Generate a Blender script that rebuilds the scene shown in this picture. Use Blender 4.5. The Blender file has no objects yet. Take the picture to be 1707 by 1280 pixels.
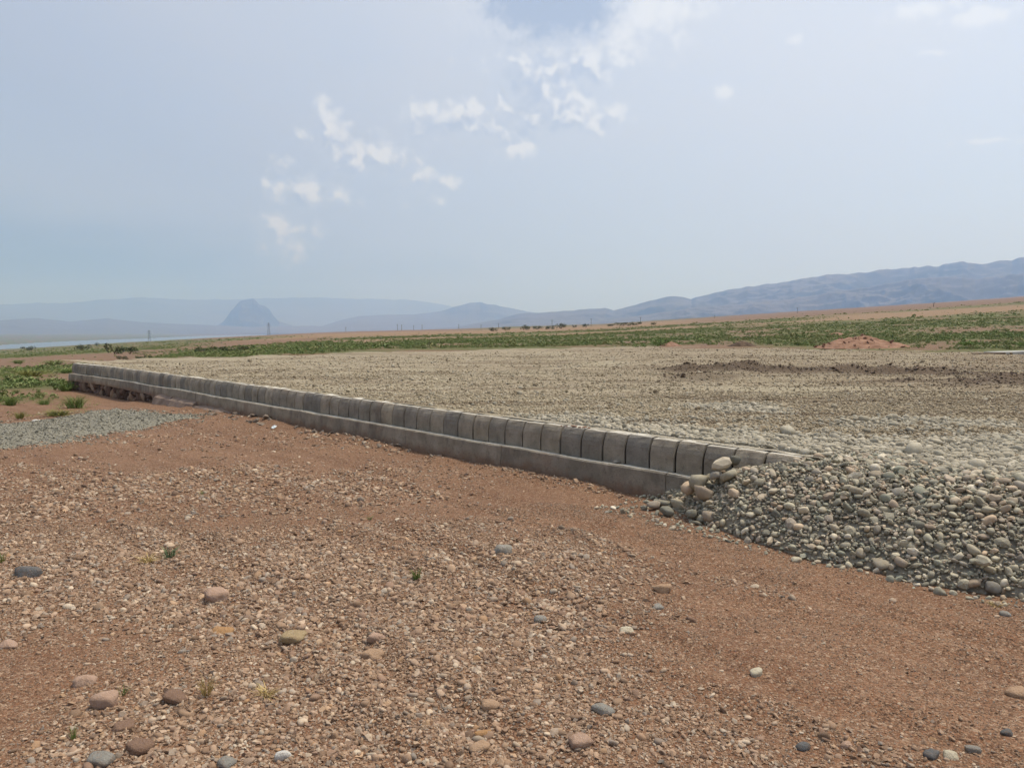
import bpy, bmesh, math, random
import numpy as np
from mathutils import Vector, Matrix, Euler

random.seed(7)
RNG = np.random.default_rng(11)
S = bpy.context.scene
COL = S.collection

# ------------------------------------------------------------------ camera
F, H = 1250.0, 1.78                       # focal length in photo pixels, eye height
PITCH = math.atan(90 / F)
cam = bpy.data.cameras.new('camera')
cam.sensor_fit = 'HORIZONTAL'
cam.angle = 2 * math.atan(853.5 / F)
cam.clip_start, cam.clip_end = 0.05, 120000
camo = bpy.data.objects.new('camera', cam)
camo.location = (0, 0, H)
camo.rotation_euler = (math.pi / 2 - PITCH, 0, 0)
COL.objects.link(camo)
S.camera = camo

# ------------------------------------------------------------------ light
SUN_EL, SUN_AZ = math.radians(66), math.radians(64)      # azimuth to the right of the view
sun = bpy.data.lights.new('sun', 'SUN')
sun.energy = 2.5
sun.angle = math.radians(13)
sun.color = (1.0, 0.93, 0.82)
suno = bpy.data.objects.new('sun', sun)
sd = Vector((math.sin(SUN_AZ) * math.cos(SUN_EL), math.cos(SUN_AZ) * math.cos(SUN_EL), math.sin(SUN_EL)))
suno.rotation_euler = (-sd).to_track_quat('-Z', 'Y').to_euler()
COL.objects.link(suno)

S.view_settings.view_transform = 'Standard'
S.view_settings.look = 'None'
S.view_settings.exposure = 0.78
S.view_settings.gamma = 1
S.view_settings.use_curve_mapping = False
S.render.engine = 'CYCLES'
S.cycles.use_denoising = True
S.cycles.max_bounces = 6
S.cycles.volume_bounces = 2


def pdir(x, y):
    a, b = (x - 853.5) / F, (640 - y) / F
    return np.array([a, math.cos(PITCH) + b * math.sin(PITCH), -math.sin(PITCH) + b * math.cos(PITCH)])


def at_z(x, y, z=0.0):
    d = pdir(x, y)
    return np.array([0, 0, H]) + d * (z - H) / d[2]


# ------------------------------------------------------------------ node helper
class NT:
    def __init__(self, tree):
        self.t, self.n, self.l = tree, tree.nodes, tree.links

    def node(self, kind, **kw):
        nd = self.n.new(kind)
        for k, v in kw.items():
            setattr(nd, k, v)
        return nd

    def set(self, sock, v):
        if v is None:
            return
        if hasattr(v, 'is_output') or isinstance(v, bpy.types.NodeSocket):
            self.l.new(v, sock)
        else:
            if hasattr(sock.default_value, '__len__') and not hasattr(v, '__len__'):
                v = (v,) * len(sock.default_value)
            if hasattr(sock.default_value, '__len__') and len(sock.default_value) == 4 and len(v) == 3:
                v = tuple(v) + (1,)
            sock.default_value = v

    def math(self, op, a, b=None, c=None, clamp=False):
        nd = self.node('ShaderNodeMath', operation=op, use_clamp=clamp)
        for i, v in enumerate((a, b, c)):
            if v is not None:
                self.set(nd.inputs[i], v)
        return nd.outputs[0]

    def vmath(self, op, a, b=None):
        nd = self.node('ShaderNodeVectorMath', operation=op)
        self.set(nd.inputs[0], a)
        if b is not None:
            self.set(nd.inputs[1], b)
        return nd.outputs['Value'] if op in ('LENGTH', 'DISTANCE', 'DOT_PRODUCT') else nd.outputs[0]

    def mix(self, f, a, b, mode='MIX'):
        nd = self.node('ShaderNodeMix', data_type='RGBA', blend_type=mode)
        self.set(nd.inputs[0], f)
        self.set(nd.inputs[6], a)
        self.set(nd.inputs[7], b)
        return nd.outputs[2]

    def ramp(self, f, a, b, lo=0.0, hi=1.0, smooth=True):
        nd = self.node('ShaderNodeMapRange', interpolation_type='SMOOTHSTEP' if smooth else 'LINEAR')
        self.set(nd.inputs[0], f)
        for i, v in enumerate((a, b, lo, hi)):
            self.set(nd.inputs[i + 1], v)
        return nd.outputs[0]

    def colramp(self, f, stops, const=False):
        nd = self.node('ShaderNodeValToRGB')
        cr = nd.color_ramp
        cr.interpolation = 'CONSTANT' if const else 'LINEAR'
        while len(cr.elements) < len(stops):
            cr.elements.new(0.5)
        for e, (p, c) in zip(cr.elements, stops):
            e.position = p
            e.color = tuple(c) + (1,)
        self.set(nd.inputs[0], f)
        return nd.outputs[0]

    def noise(self, vec, scale, detail=4, rough=0.55, dist=0.0, out=0):
        nd = self.node('ShaderNodeTexNoise')
        if vec is not None:
            self.set(nd.inputs['Vector'], vec)
        self.set(nd.inputs['Scale'], scale)
        self.set(nd.inputs['Detail'], detail)
        self.set(nd.inputs['Roughness'], rough)
        self.set(nd.inputs['Distortion'], dist)
        return nd.outputs[out]

    def voronoi(self, vec, scale, feature='F1', rnd=1.0):
        nd = self.node('ShaderNodeTexVoronoi', feature=feature)
        self.set(nd.inputs['Vector'], vec)
        self.set(nd.inputs['Scale'], scale)
        self.set(nd.inputs['Randomness'], rnd)
        return nd.outputs

    def bump(self, h, strength=0.5, dist=0.01, normal=None):
        nd = self.node('ShaderNodeBump')
        self.set(nd.inputs['Height'], h)
        nd.inputs['Strength'].default_value = strength
        nd.inputs['Distance'].default_value = dist
        if normal is not None:
            self.set(nd.inputs['Normal'], normal)
        return nd.outputs[0]


def material(name):
    m = bpy.data.materials.new(name)
    m.use_nodes = True
    t = NT(m.node_tree)
    b = t.n['Principled BSDF']
    b.inputs['Roughness'].default_value = 0.92
    b.inputs['Specular IOR Level'].default_value = 0.2
    return m, t, b


# ------------------------------------------------------------------ sky
W = bpy.data.worlds.new('World')
S.world = W
W.use_nodes = True
T = NT(W.node_tree)
bg = T.n['Background']
sky = T.node('ShaderNodeTexSky', sky_type='NISHITA', sun_disc=False)
sky.sun_elevation = SUN_EL
sky.sun_rotation = SUN_AZ
sky.altitude = 1200
sky.air_density, sky.dust_density, sky.ozone_density = 1.0, 3.0, 1.0
SKY_STRENGTH = 0.105
bg.inputs[1].default_value = SKY_STRENGTH
gen = T.node('ShaderNodeTexCoord').outputs['Generated']
K = 1 / SKY_STRENGTH


def kc(c):
    return tuple(v * K for v in c)


# thin high overcast: lighter toward the sun, streaked everywhere
dsun = T.vmath('DOT_PRODUCT', gen, tuple(sd))
glow = T.ramp(dsun, -1.0, 1.0, smooth=False)
veil_col = T.colramp(glow, [(0, (.225, .25, .30)), (.60, (.262, .288, .352)), (.70, (.342, .36, .402)), (.80, (.415, .424, .45)), (.94, (.48, .486, .505)), (1, (.58, .575, .56))])
veil_col = T.mix(1.0, veil_col, (K, K, K), 'MULTIPLY')
stretch = T.vmath('MULTIPLY', gen, (1, 1, 3.0))
veil = T.ramp(T.noise(stretch, 2.2, 5, 0.55, 0.6), 0.25, 0.75, 0.80, 0.96)
col = T.mix(veil, sky.outputs[0], veil_col)
# grey-blue rain band low to the left, a soft darker streak
PUFF_DARK_LOW = [(40, 455, 330, 42), (-300, 440, 400, 55), (360, 480, 150, 22)]
PUFFS = [(905, 122, 76, 42), (985, 108, 56, 30), (915, 160, 62, 44), (955, 198, 70, 30), (868, 190, 60, 26),
         (702, 218, 52, 36), (770, 198, 58, 24), (825, 212, 48, 20), (668, 268, 52, 28), (704, 300, 44, 32),
         (510, 318, 50, 40), (472, 388, 34, 46), (545, 225, 30, 44), (590, 266, 34, 22), (1045, 32, 90, 42),
         (925, 0, 92, 54), (640, 262, 34, 22), (862, 243, 46, 20), (1325, 66, 11, 8), (1212, 152, 12, 9), (1550, 90, 18, 5),
         (1540, 16, 44, 9), (1650, 24, 44, 9), (1660, 236, 36, 5)]
GREY = [(905, -12, 84, 54), (960, 4, 50, 42)]


def puffs(lst, vec):
    acc = None
    for x, y, rx, ry in lst:
        d = pdir(x, y)
        d /= np.linalg.norm(d)
        v = T.vmath('SUBTRACT', vec, tuple(d))
        v = T.vmath('MULTIPLY', v, (F / rx / 1.5, F / rx / 1.5, F / ry / 1.5))
        m = T.math('SUBTRACT', 1.0, T.vmath('LENGTH', v))
        acc = m if acc is None else T.math('MAXIMUM', acc, m)
    return acc


low = T.math('ADD', puffs(PUFF_DARK_LOW, gen), T.math('MULTIPLY_ADD', T.noise(stretch, 7, 4), 0.8, -0.4))
col = T.mix(T.ramp(low, -0.6, 0.9, 0, 0.9), col, kc((0.11, 0.165, 0.27)))
wob = T.vmath('MULTIPLY', T.vmath('SUBTRACT', T.noise(gen, 26, 3, 0.5, 0, 1), (0.5, 0.5, 0.5)), (0.018, 0.018, 0.018))


def cloud_field(vec, lst):
    v = T.vmath('ADD', vec, wob)
    c1 = T.voronoi(v, 34, 'F1')['Distance']
    c2 = T.voronoi(v, 80, 'F1')['Distance']
    m = puffs(lst, v)
    f = T.math('MULTIPLY_ADD', c1, -0.75, 0.36)
    f = T.math('ADD', f, T.math('MULTIPLY_ADD', c2, -0.55, 0.24))
    return T.math('ADD', m, f), m


fine = T.noise(gen, 70, 5, 0.6)
f0, pf = cloud_field(gen, PUFFS)
f1, _ = cloud_field(T.vmath('ADD', gen, (0.011, 0.0, 0.013)), PUFFS[:14])
dens0 = T.math('ADD', f0, T.math('MULTIPLY_ADD', fine, 1.1, -0.55))
dens = T.ramp(dens0, -0.05, 0.75)
lit = T.ramp(T.math('ADD', T.math('SUBTRACT', f0, f1), T.math('MULTIPLY_ADD', fine, 0.35, -0.175)), -0.16, 0.5)
thick = T.ramp(f0, 0.15, 0.9)
shade = T.mix(thick, kc((0.34, 0.37, 0.435)), kc((0.225, 0.262, 0.35)))
cl = T.mix(lit, shade, kc((0.50, 0.508, 0.522)))
greyf = T.ramp(T.math('ADD', puffs(GREY, gen), T.math('MULTIPLY_ADD', fine, 1.0, -0.5)), -0.25, 0.55)
cl = T.mix(greyf, cl, kc((0.20, 0.235, 0.315)))
amt = T.math('MULTIPLY', dens, T.math('MULTIPLY_ADD', lit, 0.22, 0.55))
amt = T.math('MAXIMUM', amt, T.math('MULTIPLY', greyf, 0.85))
col = T.mix(amt, col, cl)
T.set(bg.inputs[0], col)
W.cycles.sampling_method = 'MANUAL'
W.cycles.sample_map_resolution = 512


# ------------------------------------------------------------------ numpy noise
def _hash(i, j, seed):
    n = (i.astype(np.int64) * 374761393 + j.astype(np.int64) * 668265263 + seed * 1442695041) & 0xffffffff
    n = ((n ^ (n >> 13)) * 1274126177) & 0xffffffff
    n = (n ^ (n >> 16)) & 0xffffffff
    return n.astype(np.float64) / 4294967295.0


def vnoise(x, y, seed=0):
    x, y = np.asarray(x, float), np.asarray(y, float)
    i, j = np.floor(x), np.floor(y)
    u, v = x - i, y - j
    u, v = u * u * u * (u * (u * 6 - 15) + 10), v * v * v * (v * (v * 6 - 15) + 10)
    a, b = _hash(i, j, seed), _hash(i + 1, j, seed)
    c, d = _hash(i, j + 1, seed), _hash(i + 1, j + 1, seed)
    return (a * (1 - u) + b * u) * (1 - v) + (c * (1 - u) + d * u) * v


def fbm(x, y, oct=4, seed=0, gain=0.5):
    s, a, tot = 0, 1.0, 0
    ca, sa = math.cos(0.6), math.sin(0.6)
    for k in range(oct):
        s = s + a * vnoise(x, y, seed + k * 17)
        tot += a
        a *= gain
        x, y = (x * ca - y * sa) * 2.03 + 5.1, (x * sa + y * ca) * 2.03 - 3.7
    return s / tot


def ridged(x, y, oct=5, seed=0):
    s, a, tot = 0, 1.0, 0
    ca, sa = math.cos(0.7), math.sin(0.7)
    for k in range(oct):
        s = s + a * (1 - np.abs(2 * vnoise(x, y, seed + k * 13) - 1))
        tot += a
        a *= 0.52
        x, y = (x * ca - y * sa) * 2.07 + 1.3, (x * sa + y * ca) * 2.07 + 9.2
    return s / tot


def sstep(x, a, b):
    t = np.clip((np.asarray(x, float) - a) / (b - a), 0, 1)
    return t * t * (3 - 2 * t)


# ------------------------------------------------------------------ lay of the land
PXT = [-4000, -600, 0, 250, 470, 600, 800, 1000, 1200, 1400, 1707, 2300, 5000]
TT = [-.035, -.028, -.0216, -.0136, -.0056, -.0016, .0024, .0080, .0176, .0264, .0376, .046, .05]


def px_of(x, y):
    az = np.clip(np.arctan2(x, y), -1.25, 1.25)
    return 853.5 + F * np.tan(az)


A0 = np.array([2.6187, 6.7330])            # kerb line: a point and its direction (to the far left end)
WD = np.array([-0.67180, 0.74073])
WN = np.array([-0.74073, -0.67180])        # outward, toward the red ground
WL = 26.2                                  # length to the left end


def to_sw(x, y):
    dx, dy = x - A0[0], y - A0[1]
    return dx * WD[0] + dy * WD[1], -(dx * WN[0] + dy * WN[1])     # w positive = into the fill


def G(x, y, micro=True):
    x, y = np.asarray(x, float), np.asarray(y, float)
    r = np.hypot(x, y)
    px = px_of(x, y)
    t = np.interp(px, PXT, TT)
    wl = sstep(px, 150, 650)
    zl = t * np.maximum(0, np.sqrt((r - 15) ** 2 + 9) + (r - 15)) / 2
    zr = 0.52 * sstep(r, 26, 46) + t * np.maximum(0, r - 45)
    z = zl * (1 - wl) + zr * wl
    top = t * 3455 - np.maximum(0, r - 3500) * 0.012
    z = np.where((r > 3500) & (t > 0), np.maximum(top, -58), z)
    z = np.maximum(z, -78)
    rf = np.interp(px, [-4000, 0, 250, 470, 700, 5000], [3400, 3600, 6000, 11500, 14000, 14000])
    z = np.where(r > rf, np.maximum(z, -58 + 12 * sstep(r, rf, rf * 2.0)), z)
    # undulation that grows with distance
    z = z + (fbm(x / 38, y / 38, 3, 5) - .5) * 0.7 * sstep(r, 62, 150) * (r < 4200)
    z = z + (fbm(x / 260, y / 260, 3, 9) - .5) * 5.0 * sstep(r, 300, 900) * (r < 3300)
    if micro:
        nr = 1 - sstep(r, 18, 34)
        z = z + nr * ((fbm(x / 1.7, y / 1.7, 3, 21) - .5) * 0.07 + (fbm(x / .36, y / .36, 3, 22) - .5) * 0.030)
        # wheel ruts crossing the bare dirt on the right
        s, w = to_sw(x, y)
        for w0, dep in ((-1.55, .035), (-2.0, .025), (-3.0, .04), (-3.35, .025), (-4.4, .035), (-4.8, .03)):
            q = (w - w0 - 0.12 * np.sin(s * .5) - .15 * (fbm(s / 1.3, s * 0 + w0, 2, 31) - .5)) / 0.13
            z = z + nr * dep * (-np.exp(-q * q) + .8 * np.exp(-(q - 1.7) ** 2)) * (.35 + .65 * fbm(x * 1.3, y * 1.3, 2, 32))
        # soil banked against the footing
        z = z + nr * 0.05 * np.exp(-((w + .28) / .16) ** 2) * (s > 0.5) * (s < 15) * fbm(s * 1.2, w * 0, 2, 33) * 1.6
    s_, w_ = to_sw(x, y)
    z = z - .13 * np.exp(-((s_ - 21) / 3.2) ** 2 - ((w_ + .5) / 1.3) ** 2)
    return z


def new_obj(name, me, mat=None, parent=None, **props):
    o = bpy.data.objects.new(name, me)
    COL.objects.link(o)
    if mat is not None and me is not None and len(me.materials) == 0:
        me.materials.append(mat)
    if parent is not None:
        o.parent = parent
    for k, v in props.items():
        o[k] = v
    return o


def mesh_np(name, v, f, smooth=False):
    me = bpy.data.meshes.new(name)
    v = np.asarray(v, np.float32)
    f = np.asarray(f, np.int32)
    n = f.shape[1]
    me.vertices.add(len(v))
    me.vertices.foreach_set('co', v.ravel())
    me.loops.add(f.size)
    me.loops.foreach_set('vertex_index', f.ravel())
    me.polygons.add(len(f))
    me.polygons.foreach_set('loop_start', np.arange(0, f.size, n, dtype=np.int32))
    me.update(calc_edges=True)
    if smooth:
        me.shade_smooth()
    else:
        me.shade_flat()
    me.validate()
    return me


def grid_faces(nr, nc, wrap=False):
    i = np.arange(nr - 1)[:, None]
    j = np.arange(nc if wrap else nc - 1)[None, :]
    j2 = (j + 1) % nc
    a, b, c, d = i * nc + j, i * nc + j2, (i + 1) * nc + j2, (i + 1) * nc + j
    return np.stack([a + 0 * b, b, c, d], -1).reshape(-1, 4)


def set_col(me, name, rgb):
    at = me.attributes.new(name, 'FLOAT_COLOR', 'POINT')
    c = np.ones((len(me.vertices), 4), np.float32)
    c[:, :3] = rgb
    at.data.foreach_set('color', c.ravel())


# ------------------------------------------------------------------ ground sheet
def land_cover(x, y):
    """what grows or lies on the land: r = scrub, g = pale stubble field, b = dark plough/brown"""
    r = np.hypot(x, y)
    px = px_of(x, y)
    t = np.interp(px, PXT, TT)
    k = np.where(t > -0.003, 1250 * (1.28 + 45 * np.maximum(t, 0)), 1870.)
    dl = k / np.maximum(r, 1)                                 # rows below the skyline
    n = fbm(x / 9, y / 9, 3, 41)
    nb = fbm(x / 40, y / 40, 3, 42)
    d = dl + (nb - .5) * 5 * np.clip(dl / 20, .25, 1.2) + (n - .5) * 3 * np.clip(dl / 20, .15, 1.2)

    def band(a, b, x0, x1, soft=1.2, fx=60):
        return sstep(d, a - soft, a + soft) * (1 - sstep(d, b - soft, b + soft)) * sstep(px, x0 - fx, x0 + fx) * (1 - sstep(px, x1 - fx, x1 + fx))
    g = np.zeros_like(r)
    for a, b, x0, x1 in ((17, 42, 260, 1240), (9.5, 14.5, 560, 1360), (20, 90, 1240, 4000), (9, 11.5, 1240, 4000),
                         (-1, 14, -4000, 330), (29, 38, -4000, 150), (44, 62, -4000, 130), (66, 76, -4000, 90), (3, 7, 150, 480), (0, 2.2, 780, 1200)):
        g = np.maximum(g, band(a, b, x0, x1))
    g = g * sstep(fbm(x / 5, y / 5, 3, 44), .22, .52) * sstep(r, 22, 30)
    pale = np.maximum(band(14, 19, 560, 1400), np.maximum(band(2.5, 9.5, 420, 1300), band(11.5, 21, 1250, 4000))) * .9
    brown = band(-1, 8.5, 1150, 4000)
    return np.stack([g, pale, brown], -1)


CEN = np.array([0.0, -4.0])
rings = [0.0]
q = 1.0
while q < 5:
    rings.append(q); q *= 1.25
q = 5.0
while q < 42:
    rings.append(q); q *= 1.0066
while q < 31000:
    rings.append(q); q *= 1.032
rings = np.array(rings[1:])
azs = np.concatenate([np.linspace(-48, 48, 500, endpoint=False), np.linspace(48, 312, 70, endpoint=False)])
azs = np.radians(azs)
RR, AA = np.meshgrid(rings, azs, indexing='ij')
gx, gy = CEN[0] + RR * np.sin(AA), CEN[1] + RR * np.cos(AA)
gz = G(gx, gy)
# keep the sheet below the gravel fill
me = mesh_np('ground', np.stack([gx, gy, gz], -1).reshape(-1, 3), grid_faces(len(rings), len(azs), True)[:, ::-1], True)
set_col(me, 'cover', land_cover(gx, gy).reshape(-1, 3))

mt_ground, t, b = material('red_dirt')
co = t.node('ShaderNodeTexCoord').outputs['Object']
n1 = t.noise(co, 0.7, 5, 0.6, 0.4)
n2 = t.noise(co, 7, 4, 0.6)
vo = t.voronoi(co, 60)
vo2 = t.voronoi(co, 150)
sep = t.node('ShaderNodeSeparateColor')
t.set(sep.inputs[0], vo['Color'])
sep2 = t.node('ShaderNodeSeparateColor')
t.set(sep2.inputs[0], vo2['Color'])
base = t.mix(t.ramp(n1, .32, .68), (0.148, 0.067, 0.035), (0.22, 0.112, 0.062))
base = t.mix(t.ramp(n2, .45, .75, 0, .45), base, (0.265, 0.155, 0.092))
grit = t.colramp(sep.outputs[0], [(0, (.045, .024, .015)), (.3, (.125, .068, .04)), (.7, (.225, .135, .085)), (1, (.42, .305, .215))])
base = t.mix(t.ramp(sep.outputs[1], .25, .6, 0, .8), base, grit)
grit2 = t.colramp(sep2.outputs[0], [(0, (.045, .024, .015)), (.5, (.16, .093, .057)), (1, (.36, .255, .175))])
base = t.mix(t.ramp(sep2.outputs[1], .3, .7, 0, .7), base, grit2)
cov = t.node('ShaderNodeAttribute', attribute_name='cover').outputs['Color']
sc = t.node('ShaderNodeSeparateColor')
t.set(sc.inputs[0], cov)
nf = t.noise(co, .35, 6, .65)
tan = t.mix(nf, (.165, .108, .064), (.255, .175, .108))
plen = t.vmath('LENGTH', co)
base = t.mix(t.ramp(plen, 22, 60, 0, .75), base, t.mix(nf, (.115, .073, .049), (.195, .13, .087)))
base = t.mix(sc.outputs[1], base, tan)
base = t.mix(t.math('MULTIPLY', sc.outputs[2], .85), base, t.mix(nf, (.11, .07, .05), (.185, .122, .083)))
green = t.mix(t.noise(co, 1.1, 6, .7), (.045, .062, .020), (.135, .145, .052))
base = t.mix(t.math('MULTIPLY', sc.outputs[0], .88), base, green)
t.set(b.inputs['Base Color'], base)
hgt = t.math('ADD', t.math('MULTIPLY', vo['Distance'], -0.7), t.math('MULTIPLY', vo2['Distance'], -.3))
hgt = t.math('ADD', hgt, t.math('MULTIPLY', n2, .6))
t.set(b.inputs['Normal'], t.bump(hgt, .85, .018))
ground = new_obj('ground', me, mt_ground, kind='structure')

# ------------------------------------------------------------------ gravel fill behind the wall
ZF = 0.60
FAR_EDGE = [(-17.6, 26.2), (-15.6, 30.0), (-13.2, 35.0), (-9.5, 44.5), (-8.0, 49), (-2, 51), (6.4, 54), (16, 51), (25.5, 41), (36, 37), (60, 30)]
POLY = np.array([tuple(A0 + WD * WL)] + FAR_EDGE + [(60, -45), tuple(A0 - WD * 60)])


def poly_sd(x, y, P):
    """signed distance to polygon, positive inside"""
    sh = x.shape
    x, y = x.ravel(), y.ravel()
    dmin = np.full(x.shape, 1e9)
    ins = np.zeros(x.shape, bool)
    for a, c in zip(P, np.roll(P, -1, 0)):
        ex, ey = c - a
        tt = np.clip(((x - a[0]) * ex + (y - a[1]) * ey) / (ex * ex + ey * ey), 0, 1)
        dmin = np.minimum(dmin, np.hypot(x - a[0] - tt * ex, y - a[1] - tt * ey))
        cr = ((a[1] > y) != (c[1] > y))
        xi = a[0] + (y - a[1]) / (ey if abs(ey) > 1e-9 else 1e-9) * ex
        ins ^= cr & (x < xi)
    return np.where(ins, dmin, -dmin).reshape(sh)


SOIL = [  # centre, half length, half width, turn, height: dark windrows of soil on the fill
    (6.0, 22.0, 1.6, .6, -.10, .13), (8.6, 20.8, 2.3, .6, -.16, .13), (11.6, 19.8, 2.2, .6, -.12, .10),
    (10.6, 17.2, 2.2, .45, -.1, .07), (14.5, 16.6, 4.4, 1.1, -.05, .10), (4.6, 18.3, .9, .35, .3, .05),
    (15.5, 22.5, 5, .35, -.03, .05), (12.4, 13.6, 1.3, .35, -.2, .05), (9.5, 11.5, .8, .25, -.3, .05)]


def soil_mask(x, y):
    m = np.zeros(np.shape(x))
    h = np.zeros(np.shape(x))
    n = fbm(x / .8, y / .8, 4, 51)
    for cx, cy, a, bb, an, hh in SOIL:
        dx, dy = x - cx, y - cy
        u = (dx * math.cos(an) + dy * math.sin(an)) / a
        v = (-dx * math.sin(an) + dy * math.cos(an)) / bb
        e = np.exp(-(u * u) ** 1.5 - v * v) * (.35 + 1.3 * n)
        h = h + hh * e * 1.1 * (.4 + 1.2 * vnoise(x / .35, y / .35, 52))
        m = np.maximum(m, sstep(e, .08, .38) * min(1, hh / .09))
    return m, h


def fill_z(x, y):
    s, w = to_sw(x, y)
    z = ZF + (fbm(x / 3.2, y / 3.2, 3, 61) - .5) * .10 + (fbm(x / .5, y / .5, 3, 62) - .5) * .05
    # grader and wheel lines running across
    q = y + .06 * x + 1.2 * (fbm(x / 9, y / 9, 2, 63) - .5)
    z = z + (vnoise(q / .75, x / 7, 64) - .5) * .15 * sstep(y, 11, 17) + (vnoise(q / .3, x / 2.5, 65) - .5) * .04
    z = z + soil_mask(x, y)[1]
    # level with the kerb top along the wall
    e = sstep(w, 0.05, .9)
    z = z * e + (ZF + np.where(s > -.15, .036, -.03) + (fbm(x / .3, y / .3, 2, 66) - .5) * .02) * (1 - e)
    return z


ss = np.concatenate([np.linspace(-34, -7, 60, endpoint=False), np.linspace(-7, 14, 300, endpoint=False), np.linspace(14, 30, 110)])
ws = 0.085 + np.concatenate([[-.02, 0], np.cumsum(.045 * 1.0155 ** np.arange(235))])
SS, WW = np.meshgrid(ss, ws, indexing='ij')
fx = A0[0] + SS * WD[0] - WW * WN[0]
fy = A0[1] + SS * WD[1] - WW * WN[1]
sdist = poly_sd(fx, fy, POLY) + (fbm(fx / 1.5, fy / 1.5, 3, 67) - .5) * 1.6 * sstep(WW, .3, 2)
fz = fill_z(fx, fy)
edge = sstep(sdist, -1.3, .25)
gz0 = G(fx, fy, False)
far = sstep(WW, 1, 3) * (SS > -50)
zz = np.where(far > 0, (gz0 - .35) * (1 - edge) + fz * edge, fz)
me = mesh_np('gravel_fill', np.stack([fx, fy, zz], -1).reshape(-1, 3), grid_faces(len(ss), len(ws)), True)
soilm = soil_mask(fx, fy)[0]


def pale_zone(x, y):
    """clean pale cobbles spread near the open end of the wall"""
    s, w = to_sw(x, y)
    n = fbm(x / .9, y / .9, 3, 71)
    z = (1 - sstep(w + .55 * (s - 0) + (n - .5) * 2.4, 2.0, 3.6)) * (1 - sstep(s, 3.5, 6.5))
    ex = np.exp(-((x - 3.4) / 1.0) ** 2 - ((y - 11.4) / 1.1) ** 2) + np.exp(-((x - 5.5) / 1.6) ** 2 - ((y - 9.6) / .8) ** 2)
    return np.clip(z + sstep(ex + (n - .5) * .8, .35, .8), 0, 1)


def brown_zone(x, y):
    n = fbm(x / 4, y / 4, 4, 72)
    return np.clip(sstep(x + 6 * (n - .5), -1, 10) * .75 + (fbm((x + .06 * y) / 6, y / .5, 3, 73) - .45) * .7, 0, 1)


set_col(me, 'cover', np.stack([soilm, pale_zone(fx, fy), brown_zone(fx, fy)], -1).reshape(-1, 3))
mt_fill, t, b = material('fill_gravel')
co = t.node('ShaderNodeTexCoord').outputs['Object']
vo = t.voronoi(co, 26)
vo2 = t.voronoi(co, 65)
sep = t.node('ShaderNodeSeparateColor'); t.set(sep.inputs[0], vo['Color'])
sep2 = t.node('ShaderNodeSeparateColor'); t.set(sep2.inputs[0], vo2['Color'])
sc = t.node('ShaderNodeSeparateColor')
t.set(sc.inputs[0], t.node('ShaderNodeAttribute', attribute_name='cover').outputs['Color'])
g1 = t.colramp(sep.outputs[0], [(0, (.16, .132, .088)), (.45, (.31, .265, .185)), (1, (.50, .44, .335))])
g2 = t.colramp(sep2.outputs[0], [(0, (.15, .12, .08)), (.5, (.30, .25, .172)), (1, (.47, .41, .31))])
base = t.mix(.5, g1, g2)
strk = t.noise(t.vmath('MULTIPLY', co, (.35, 2.6, 1)), 1.0, 5, .6)
base = t.mix(t.math('MULTIPLY', sc.outputs[2], .8), base, t.mix(.5, base, (.15, .105, .066)))
strk2 = t.noise(t.vmath('MULTIPLY', co, (.9, 8.0, 1)), 1.0, 3, .6)
pat = t.noise(co, .22, 4, .6, .5)
base = t.mix(t.ramp(pat, .48, .66, 0, .55), base, (.34, .30, .215))
base = t.mix(t.ramp(strk, .48, .62, 0, .6), base, (.15, .11, .072))
base = t.mix(t.ramp(strk2, .56, .68, 0, .45), base, (.12, .085, .055))
base = t.mix(t.math('MULTIPLY', sc.outputs[1], .6), base, (.36, .335, .28))
base = t.mix(t.math('MULTIPLY', sc.outputs[0], .9), base, t.mix(sep2.outputs[0], (.06, .042, .03), (.135, .097, .068)))
t.set(b.inputs['Base Color'], base)
hgt = t.math('ADD', t.math('MULTIPLY', vo['Distance'], -1), t.math('MULTIPLY', vo2['Distance'], -.5))
t.set(b.inputs['Normal'], t.bump(hgt, .9, .03))
fill = new_obj('gravel_fill', me, mt_fill, kind='structure')

# ------------------------------------------------------------------ lake and mountains
def fan(name, r0, r1, px0, px1, zfun, mat, nr, na, **kw):
    rr = np.linspace(r0, r1, nr)
    aa = np.linspace(math.atan((px0 - 853.5) / F), math.atan((px1 - 853.5) / F), na)
    R_, A_ = np.meshgrid(rr, aa, indexing='ij')
    x, y = R_ * np.sin(A_), R_ * np.cos(A_)
    z = zfun(R_, A_, x, y)
    me = mesh_np(name, np.stack([x, y, z], -1).reshape(-1, 3), grid_faces(nr, na)[:, ::-1], True)
    return new_obj(name, me, mat, **kw)


mt_lake, t, b = material('lake_water')
b.inputs['Base Color'].default_value = (.10, .13, .15, 1)
b.inputs['Roughness'].default_value = .3
b.inputs['Specular IOR Level'].default_value = .5
fan('lake', 1800, 15000, -1500, 640, lambda R_, A_, x, y: -60 + 0 * R_, mt_lake, 12, 40, kind='structure')

mt_rock, t, b = material('mountain_rock')
co = t.node('ShaderNodeTexCoord').outputs['Object']
nn = t.noise(co, .0016, 8, .62)
geo = t.node('ShaderNodeNewGeometry')
sx = t.node('ShaderNodeSeparateXYZ'); t.set(sx.inputs[0], geo.outputs['Normal'])
rock = t.mix(t.ramp(nn, .35, .65), (.024, .022, .024), (.062, .051, .048))
base = t.mix(t.ramp(sx.outputs[2], .90, .99), rock, t.mix(nn, (.07, .058, .05), (.125, .103, .087)))
t.set(b.inputs['Base Color'], base)


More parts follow.
